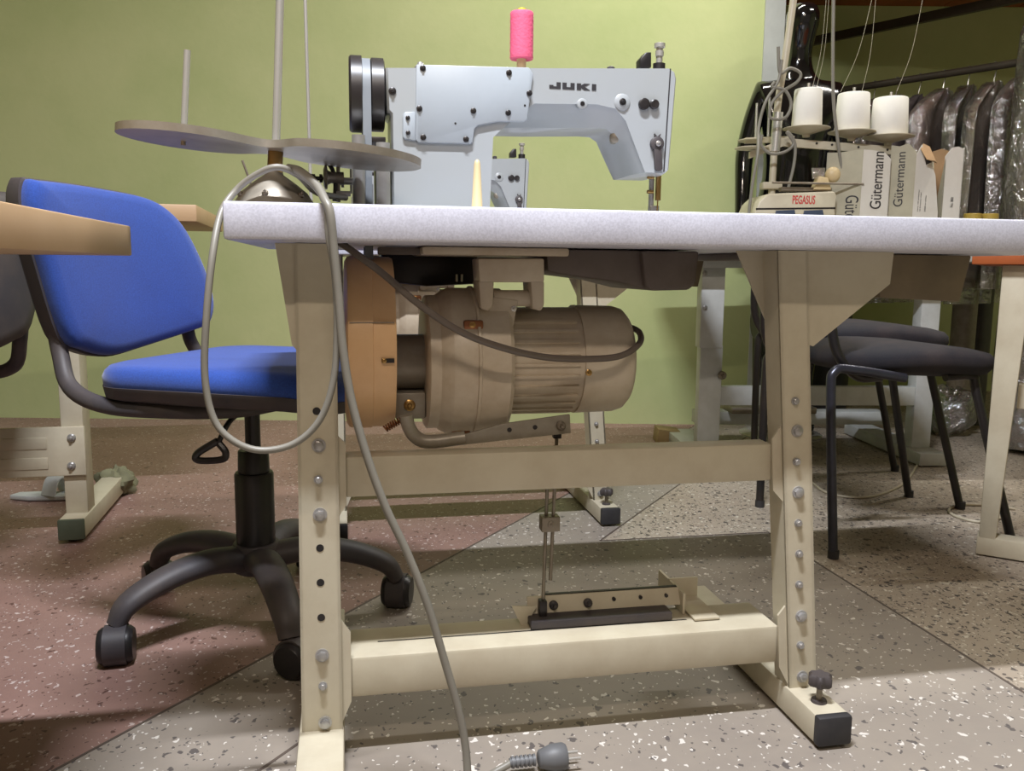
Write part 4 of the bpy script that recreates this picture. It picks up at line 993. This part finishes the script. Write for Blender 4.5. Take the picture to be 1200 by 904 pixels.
# ------------------------------------------------------------------ black padded chairs at right
def padded_chair():
    fr = Fr(1.0, 2.28, 12)
    L_ = [fr.I @ Vector(v) for v in ((.785, 2.0, 0), (1.285, 2.11, 0), (1.235, 2.58, 0), (.735, 2.45, 0))]
    t = thing('padded_chair', 'black padded chair with tube legs seen right of the front table leg', 'chair', fr, (0, 0, 0), 'black padded chairs')
    zs = .485
    sp = []
    for k in range(48):
        a = 2 * pi * k / 48; c_, s_ = cos(a), sin(a); sp.append((.215 * copysign(abs(c_) ** .7, c_) + .03, .21 * copysign(abs(s_) ** .7, s_)))
    dome = lambda x, y_, d: Vector((x, y_, d + .03 * max(0, .5 - ((x + .02) / .25) ** 2) * 1))
    b_ = MB(); b_.loops(pillow(sp, dome, [(.7, zs - .065), (.93, zs - .05), (1.01, zs - .03), (1.0, zs - .012), (.95, zs), (.8, zs + .008), (.4, zs + .012), (.05, zs + .012)])); b_.part('seat', blackf, t, smooth=60)
    tops = [Vector((-.285, -.20, zs - .02)), Vector((.14, -.16, zs - .055)), Vector((.14, .17, zs - .055)), Vector((-.235, .20, zs - .02))]
    for i in range(4):
        top = tops[i]; ft = L_[i]
        if i in (0, 3): pts = [top + Vector((.20, .0, -.03)), top + Vector((.06, 0, -.008)), top + Vector((.008, 0, -.012)), ft + (top - ft) * .82 + Vector((-.003, 0, 0)), ft]
        else: pts = [top + Vector((-.08, 0, 0)), top, top + (ft - top) * .12, ft]
        lg = MB().tube(pts, .0115, 14, 5).part('leg', mat('tube_grey%d' % i, (70, 72, 84), .3, .6, dirt=.2, dirtc=(50, 44, 42)) if i in (0,) else blackm, t)
        MB().cyl(ft + Vector((0, 0, 0.0)), ft + Vector((0, 0, .02)), .0135, seg=14).part('ferrule', rubber, lg)
    bk = []
    rp = []
    for k in range(40):
        a = 2 * pi * k / 40; c_, s_ = cos(a), sin(a); rp.append((.20 * copysign(abs(c_) ** .6, c_), .70 + .10 * copysign(abs(s_) ** .6, s_)))
    ptb = lambda u, z, d: Vector((-.235 - d - (z - .6) * .12, u, z))
    b_ = MB(); b_.loops(pillow(rp, ptb, [(.9, -.022), (1, -.014), (1, .014), (.9, .022), (.05, .024)])); b_.part('backrest', blackf, t, smooth=60)
    for sg in (-1, 1):
        MB().tube([Vector((-.13, .17 * sg, zs - .05)), Vector((-.20, .17 * sg, zs - .045)), Vector((-.262, .17 * sg, zs + .03)), Vector((-.275, .15 * sg, .68))], .012, 12).part('back_tube', blackm, t)
    return t
pc = padded_chair()
pc2 = copy_tree(pc); pc2.location = (1.38, 2.62 + .13, 0); pc2.rotation_euler = (0, 0, radians(4)); pc2.location = (1.16, 3.05 - .36, 0)
pc2['label'] = 'black padded chair further back, its seat showing under the drawer'
pc2.location = (1.07, 2.66, 0); pc2.scale = (1, 1, 1.06)

# right table: frame only partly in view
T4 = Fr(1.14, 2.0, -32)
def right_table():
    fr = T4
    t = thing('wooden_top_table', 'orange wood topped table with cream steel leg at the right edge', 'table', fr, (.3, .3, 0))
    c = fr.q(1140, 292, 0); z0 = fr.q(1140, 310, 0)[1]
    MB().box(c[0], c[0] + 1.1, 0, .6, z0, c[1], .003).part('tabletop', woodo, t)
    yl = .03
    a = [fr.q(*v, yl) for v in ((1175, 312), (1212, 312), (1166, 640), (1146, 640))]
    zt = z0 - .0008; 
    P_ = [(a[0][0], zt), (a[1][0], zt), (a[2][0], .045), (a[3][0], .045)]
    MB().prism(P_, yl, yl + .055, .003).part('leg', cream, t)
    MB().box(a[3][0] - .004, a[3][0] + .75, yl - .0, yl + .055, .004, .05, .003).part('foot_bar', cream, t)
    p = fr.p(1197, 469, yl); MB().box(p.x - .01, p.x + .6, yl + .06, yl + .1, p.z - .03, p.z + .03, .003).part('crossbar', cream, t)
    MB().box(c[0] + .9, c[0] + .96, yl + .06, yl + .12, .0, z0 - .001, .003).part('leg', cream, t)
    p = fr.p(1197, 468, yl + .055); 
    screw(steel, p.x + .02, yl + .06, p.z, .012, t, 'bolt', depth=.01)
right_table()

# ------------------------------------------------------------------ mannequin
def mannequin():
    o = Vector((1.145, 3.58, 0))
    S = {'pel': ((0, 0, .98), (.155, .115)), 'waist': ((0, 0, 1.10), (.125, .095)), 'rib': ((0, -.01, 1.25), (.15, .11)), 'chest': ((0, -.005, 1.34), (.155, .105)), 'col': ((0, .01, 1.45), (.085, .065)),
         'neck': ((.0, .012, 1.53), (.050, .05)), 'neck2': ((0, .005, 1.60), (.050, .052)), 'head': ((0, -.01, 1.68), (.072, .088)), 'crown': ((0, 0, 1.765), (.068, .082)),
         'sl': ((-.150, 0, 1.42), (.050, .048)), 'el': ((-.205, .01, 1.17), (.040, .040)), 'wl': ((-.215, -.03, .93), (.026, .028)), 'hl': ((-.215, -.045, .85), (.022, .036)),
         'sr': ((.150, 0, 1.42), (.050, .048)), 'er': ((.205, .01, 1.17), (.040, .040)), 'wr': ((.215, -.03, .93), (.026, .028)), 'hr': ((.215, -.045, .85), (.022, .036)),
         'tl': ((-.085, 0, .82), (.088, .09)), 'kl': ((-.085, 0, .48), (.055, .058)), 'al': ((-.085, .01, .10), (.034, .038)), 'fl': ((-.09, -.11, .05), (.032, .024)),
         'tr': ((.085, 0, .82), (.088, .09)), 'kr': ((.085, 0, .48), (.055, .058)), 'ar': ((.085, .01, .10), (.034, .038)), 'fr': ((.09, -.11, .05), (.032, .024))}
    E_ = 'pel-waist waist-rib rib-chest chest-col col-neck neck-neck2 neck2-head head-crown chest-sl sl-el el-wl wl-hl chest-sr sr-er er-wr wr-hr pel-tl tl-kl kl-al al-fl pel-tr tr-kr kr-ar ar-fr'.split()
    K_ = list(S); me = bpy.data.meshes.new('m'); me.from_pydata([S[k][0] for k in K_], [[K_.index(a) for a in e.split('-')] for e in E_], [])
    ob = bpy.data.objects.new('m', me); COL.objects.link(ob)
    sk = ob.modifiers.new('s', 'SKIN'); sk.use_smooth_shade = True
    for i, k in enumerate(K_): me.skin_vertices[0].data[i].radius = S[k][1]; me.skin_vertices[0].data[i].use_root = (k == 'pel')
    sb = ob.modifiers.new('u', 'SUBSURF'); sb.levels = 2
    bpy.context.view_layer.update()
    m2 = bpy.data.meshes.new_from_object(ob.evaluated_get(bpy.context.evaluated_depsgraph_get())); bpy.data.objects.remove(ob)
    zmin = min(v.co.z for v in m2.vertices)
    t = thing('mannequin', 'glossy black mannequin standing at the wall corner behind the thread cones', 'mannequin', W, o)
    for v in m2.vertices: v.co.z -= zmin - .022
    m2.materials.clear(); m2.materials.append(manq)
    bo = bpy.data.objects.new('body', m2); COL.objects.link(bo); bo.parent = t
    MB().lathe(o, (0, 0, 1), [(0, .17), (.006, .17), (.012, .16), (.018, .02)], 40).part('base_plate', chrome, t)
    MB().cyl(o + Vector((0, .09, .01)), o + Vector((0, .09, .98)), .01, seg=12).part('support_rod', chrome, t)
mannequin()

# ------------------------------------------------------------------ garment rail
def garments():
    A = Vector((1.60, 4.25, 1.56)); B_ = Vector((2.45, 3.30, 1.56)); d = (B_ - A).normalized(); n = Vector((-d.y, d.x, 0))
    t = thing('garment_rail', 'dark steel garment rail carrying plastic covered clothes at right', 'rail', W, (A.x, A.y, 0))
    MB().cyl(A - d * .2, B_ + d * .2, .016, seg=16).part('rail', darkb, t)
    for p in (A - d * .15, B_ + d * .15): MB().cyl((p.x, p.y, 0), (p.x, p.y, p.z), .016, seg=16).part('upright', darkb, t)
    cols = [(120, 84, 74), (164, 136, 120), (132, 104, 90), (84, 76, 76), (150, 118, 106), (84, 76, 72), (160, 142, 128), (112, 92, 82), (120, 92, 74), (84, 76, 74), (104, 88, 82)]
    words = ['dark red brown', 'pale brown', 'mid brown', 'charcoal', 'dusty rose brown', 'near black', 'beige', 'grey brown', 'tan brown', 'slate grey', 'muted grey']
    Lg = (A - B_).length
    for k, c in enumerate(cols[:8]):
        u = .02 + Lg * k / 12.2; o = A + d * u
        mt = mat('cloth%d' % k, c, .9, dirt=.34, dirtc=(170, 140, 126) if k % 2 == 0 else (60, 46, 42), scale=30)
        g = thing('hanging_garment', words[k] + ' garment on the rail, number %s from its far end' % ('one two three four five six seven eight nine ten eleven'.split()[k]), 'garment', W, o, 'garments hanging on the rail')
        random.seed(k); ph = random.random() * 6; Hh = .78 + .1 * random.random(); rot = radians(random.uniform(-9, 9)); nn = Matrix.Rotation(rot, 3, 'Z') @ n; dd = Matrix.Rotation(rot, 3, 'Z') @ d
        def surf(hw0, drop0, grow, amp, th, depth):
            rings = []
            for j in range(17):
                v = j / 16; z = o.z - .07 - drop0 - v * depth
                hw = hw0 * (.20 + .80 * min(1, v * 7) ** .8) * (1 + grow * v)
                fr_ = []; bk_ = []
                for i in range(15):
                    s_ = -1 + 2 * i / 14
                    w_ = amp * sin(s_ * 9 + ph + v * 1.5) * (.3 + v)
                    sag = -.02 * abs(s_) * (1 - v)
                    fr_.append(o + nn * s_ * hw + dd * (w_ + th) + Vector((0, 0, z - o.z + sag))); bk_.append(o + nn * s_ * hw + dd * (w_ - th) + Vector((0, 0, z - o.z + sag)))
                rings.append(fr_ + bk_[::-1])
            b_ = MB(); b_.loops(rings); return b_
        surf(.215, .0, .08, .016, .016, Hh).part('cloth', mt, g, smooth=80)
        MB().tube([o + Vector((0, 0, .018)) - dd * .0, o + Vector((0, 0, .02)) + nn * .018, o + nn * .026 + Vector((0, 0, 0)), o + nn * .014 - Vector((0, 0, .03)), o - Vector((0, 0, .07))], .002, 6).part('hanger_hook', chrome, g)
        if k != 3: surf(.235, -.012, .06, .018, .026, Hh + .08).part('plastic_cover', clearp, g, 'clear crinkled plastic cover', smooth=80)
garments()
# big clear bag bundle at far right edge
def bundle():
    c = Vector((2.07, 3.30, .0))
    t = thing('wrapped_bundle', 'tall clear plastic wrapped bundle of brown clothes at the right edge', 'bundle', W, (c.x, c.y, 0))
    for nm, mt, s_, ph in (('clothes', mat('bundle_cloth', (132, 104, 84), .9, dirt=.34, dirtc=(84, 70, 62), scale=8), .82, 0), ('plastic_wrap', clearp, 1, 1)):
        rings = []
        for j in range(26):
            v = j / 25; z = .02 + v * 1.78; rr = .19 * s_ * (1 - .25 * abs(v - .55)) * (1 if v < .9 else 1 - (v - .9) * 5)
            rings.append([(c.x + rr * 1.0 * cos(2 * pi * k / 36) * (1 + .07 * sin(5 * 2 * pi * k / 36 + v * 7 + ph) + .04 * sin(11 * 2 * pi * k / 36 - v * 11)), c.y + rr * .9 * sin(2 * pi * k / 36) * (1 + .07 * sin(4 * 2 * pi * k / 36 + v * 5 + ph)), z) for k in range(36)])
        MB().loops(rings).part(nm, mt, t, smooth=80)
bundle()
# jars on the white table's right end, rolls and bags behind
for i, (px, lab) in enumerate(((1140, 'left of two small amber lidded jars beyond the cartons'), (1160, 'right of two small amber lidded jars beyond the cartons'))):
    p = T3.p(px, 250, .33)
    t = thing('jar', lab, 'jar', T3, (p.x, .33, .7662), 'jars beyond the cartons')
    MB().lathe((p.x, .33, .7665), (0, 0, 1), [(0, .03), (.004, .035), (.09, .035), (.11, .028), (.125, .028)], 28).part('glass', mat('jar_brown%d' % i, (74, 62, 44), .15, dirt=.2), t)
    MB().lathe((p.x, .33, .8915), (0, 0, 1), [(0, .031), (.018, .031), (.02, .029)], 28).part('lid', mat('jar_lid%d' % i, (176, 150, 70), .35, dirt=.2), t)
a = W.g(1118, 500, 0)
t = thing('plastic_bag', 'crinkled clear plastic bag with green contents on the floor behind', 'bag', W, (1.85, 3.65, 0))
crumple((1.87, 3.62, 0.002), .12, .10, .10, 11, .3).part('bag_skin', clearp, t, smooth=80)
crumple((1.82, 3.66, 0.006), .07, .07, .085, 5, .5).part('green_contents', leafg, t, smooth=80)
for i, (x, y_, r, h, c, lab) in enumerate(((1.98, 3.75, .05, .62, (150, 140, 126), 'pale fabric roll standing behind the black chair seat'), (2.12, 3.9, .06, .7, (70, 66, 64), 'dark fabric roll standing next to the pale roll'), (1.62, 4.35, .10, .5, (44, 44, 52), 'thick black fabric roll standing furthest back'))):
    t = thing('fabric_roll', lab, 'fabric roll', W, (x, y_, 0), 'fabric rolls on the floor')
    MB().lathe((x, y_, 0), (0, 0, 1), [(0, r * .3), (0, r), (h, r), (h, r * .35), (h - .01, r * .3)], 32).part('cloth', mat('roll%d' % i, c, .4, dirt=.3, scale=20), t)
    MB().cyl((x, y_, .01), (x, y_, h + .02), r * .28, seg=18).part('core', cardb, t)
# cable hoops on the floor
def floor_cable(pts, lab, r=.004, m_=cream): single_tube([W.g(a, b_, .004) for a, b_ in pts], r, m_, 'floor_cable', lab, 'cable', W)
floor_cable([(1178, 606), (1150, 612), (1122, 606), (1112, 598), (1125, 592), (1160, 593), (1190, 597)], 'thin cream cable hoop on the floor by the right table leg')
floor_cable([(952, 566), (970, 578), (1000, 583), (1030, 580), (1060, 566), (1075, 545)], 'pale cable curving on the floor beneath the black chair')
floor_cable([(450, 560), (560, 548), (600, 532), (625, 528), (660, 527), (700, 530)], 'dark cable lying on the floor behind the upper crossbar', .005, cabled)

# mezzanine boards and beam, upper right
t = thing('mezzanine_deck', 'orange brown wooden deck overhead in the top right corner', 'deck', W, (1.2, 4.9, 2.14))
b_ = MB()
for k in range(7): b_.loops([[(1.12 + k * .42, 3.2, z), (1.12 + k * .42 + .415, 3.2, z), (1.12 + k * .42 + .415, 4.995, z), (1.12 + k * .42, 4.995, z)] for z in (2.16, 2.185)])
b_.part('boards', woodo, t)
for yy in (3.24, 4.05): MB().box(1.12, 4.0, yy, yy + .06, 2.10, 2.16, .003).part('joist', darkb, t)
p0, p1 = W.p(945, 50, 4.9), W.p(1210, -6, 4.1)
u = (p1 - p0).normalized(); b_ = MB()
b_.loops([[p + Vector((0, yy, zz)) for yy, zz in ((-.02, -.022), (.02, -.022), (.02, .022), (-.02, .022))] for p in (p0, p1 + u * .6)])
b_.part('brace', darkb, t)
# white upright cabinet edge near pillar omitted: pillar paint itself

# ------------------------------------------------------------------ light
def tube_light(name, loc, length, power, color, rotz=0, w=.06, tilt=0):
    l = bpy.data.lights.new(name, 'AREA'); l.shape = 'RECTANGLE'; l.size = length; l.size_y = w; l.energy = power; l.color = color
    o = bpy.data.objects.new(name, l); COL.objects.link(o); o.location = loc; o.rotation_euler = (tilt, 0, rotz); return o
tube_light('ceiling_tube_front', (-.12, .53, 2.75), .6, 120, (.90, .93, 1.0), radians(11), .05)
tube_light('ceiling_tube_rear', (-.1, -1.15, 2.75), 1.2, 28, (1, .86, .72), radians(5), .05, radians(35))
tube_light('ceiling_tube_back', (.75, 3.2, 2.95), 1.6, 40, (1, .98, .90), radians(5), .05)
tube_light('recess_fill_right', (2.05, 2.95, 2.45), 1.0, 18, (1, .96, .88), radians(40), .05)  # added fill light, no real fitting: brightens the recess wall and hanging garments
wd = bpy.data.worlds.new('world'); sc.world = wd; wd.use_nodes = True
bg = wd.node_tree.nodes['Background']; bg.inputs[0].default_value = (1.0, .82, .68, 1); bg.inputs[1].default_value = .22
sc.view_settings.view_transform = 'Standard'; sc.view_settings.look = 'None'; sc.view_settings.gamma = 1; sc.view_settings.exposure = 0; sc.view_settings.use_curve_mapping = False
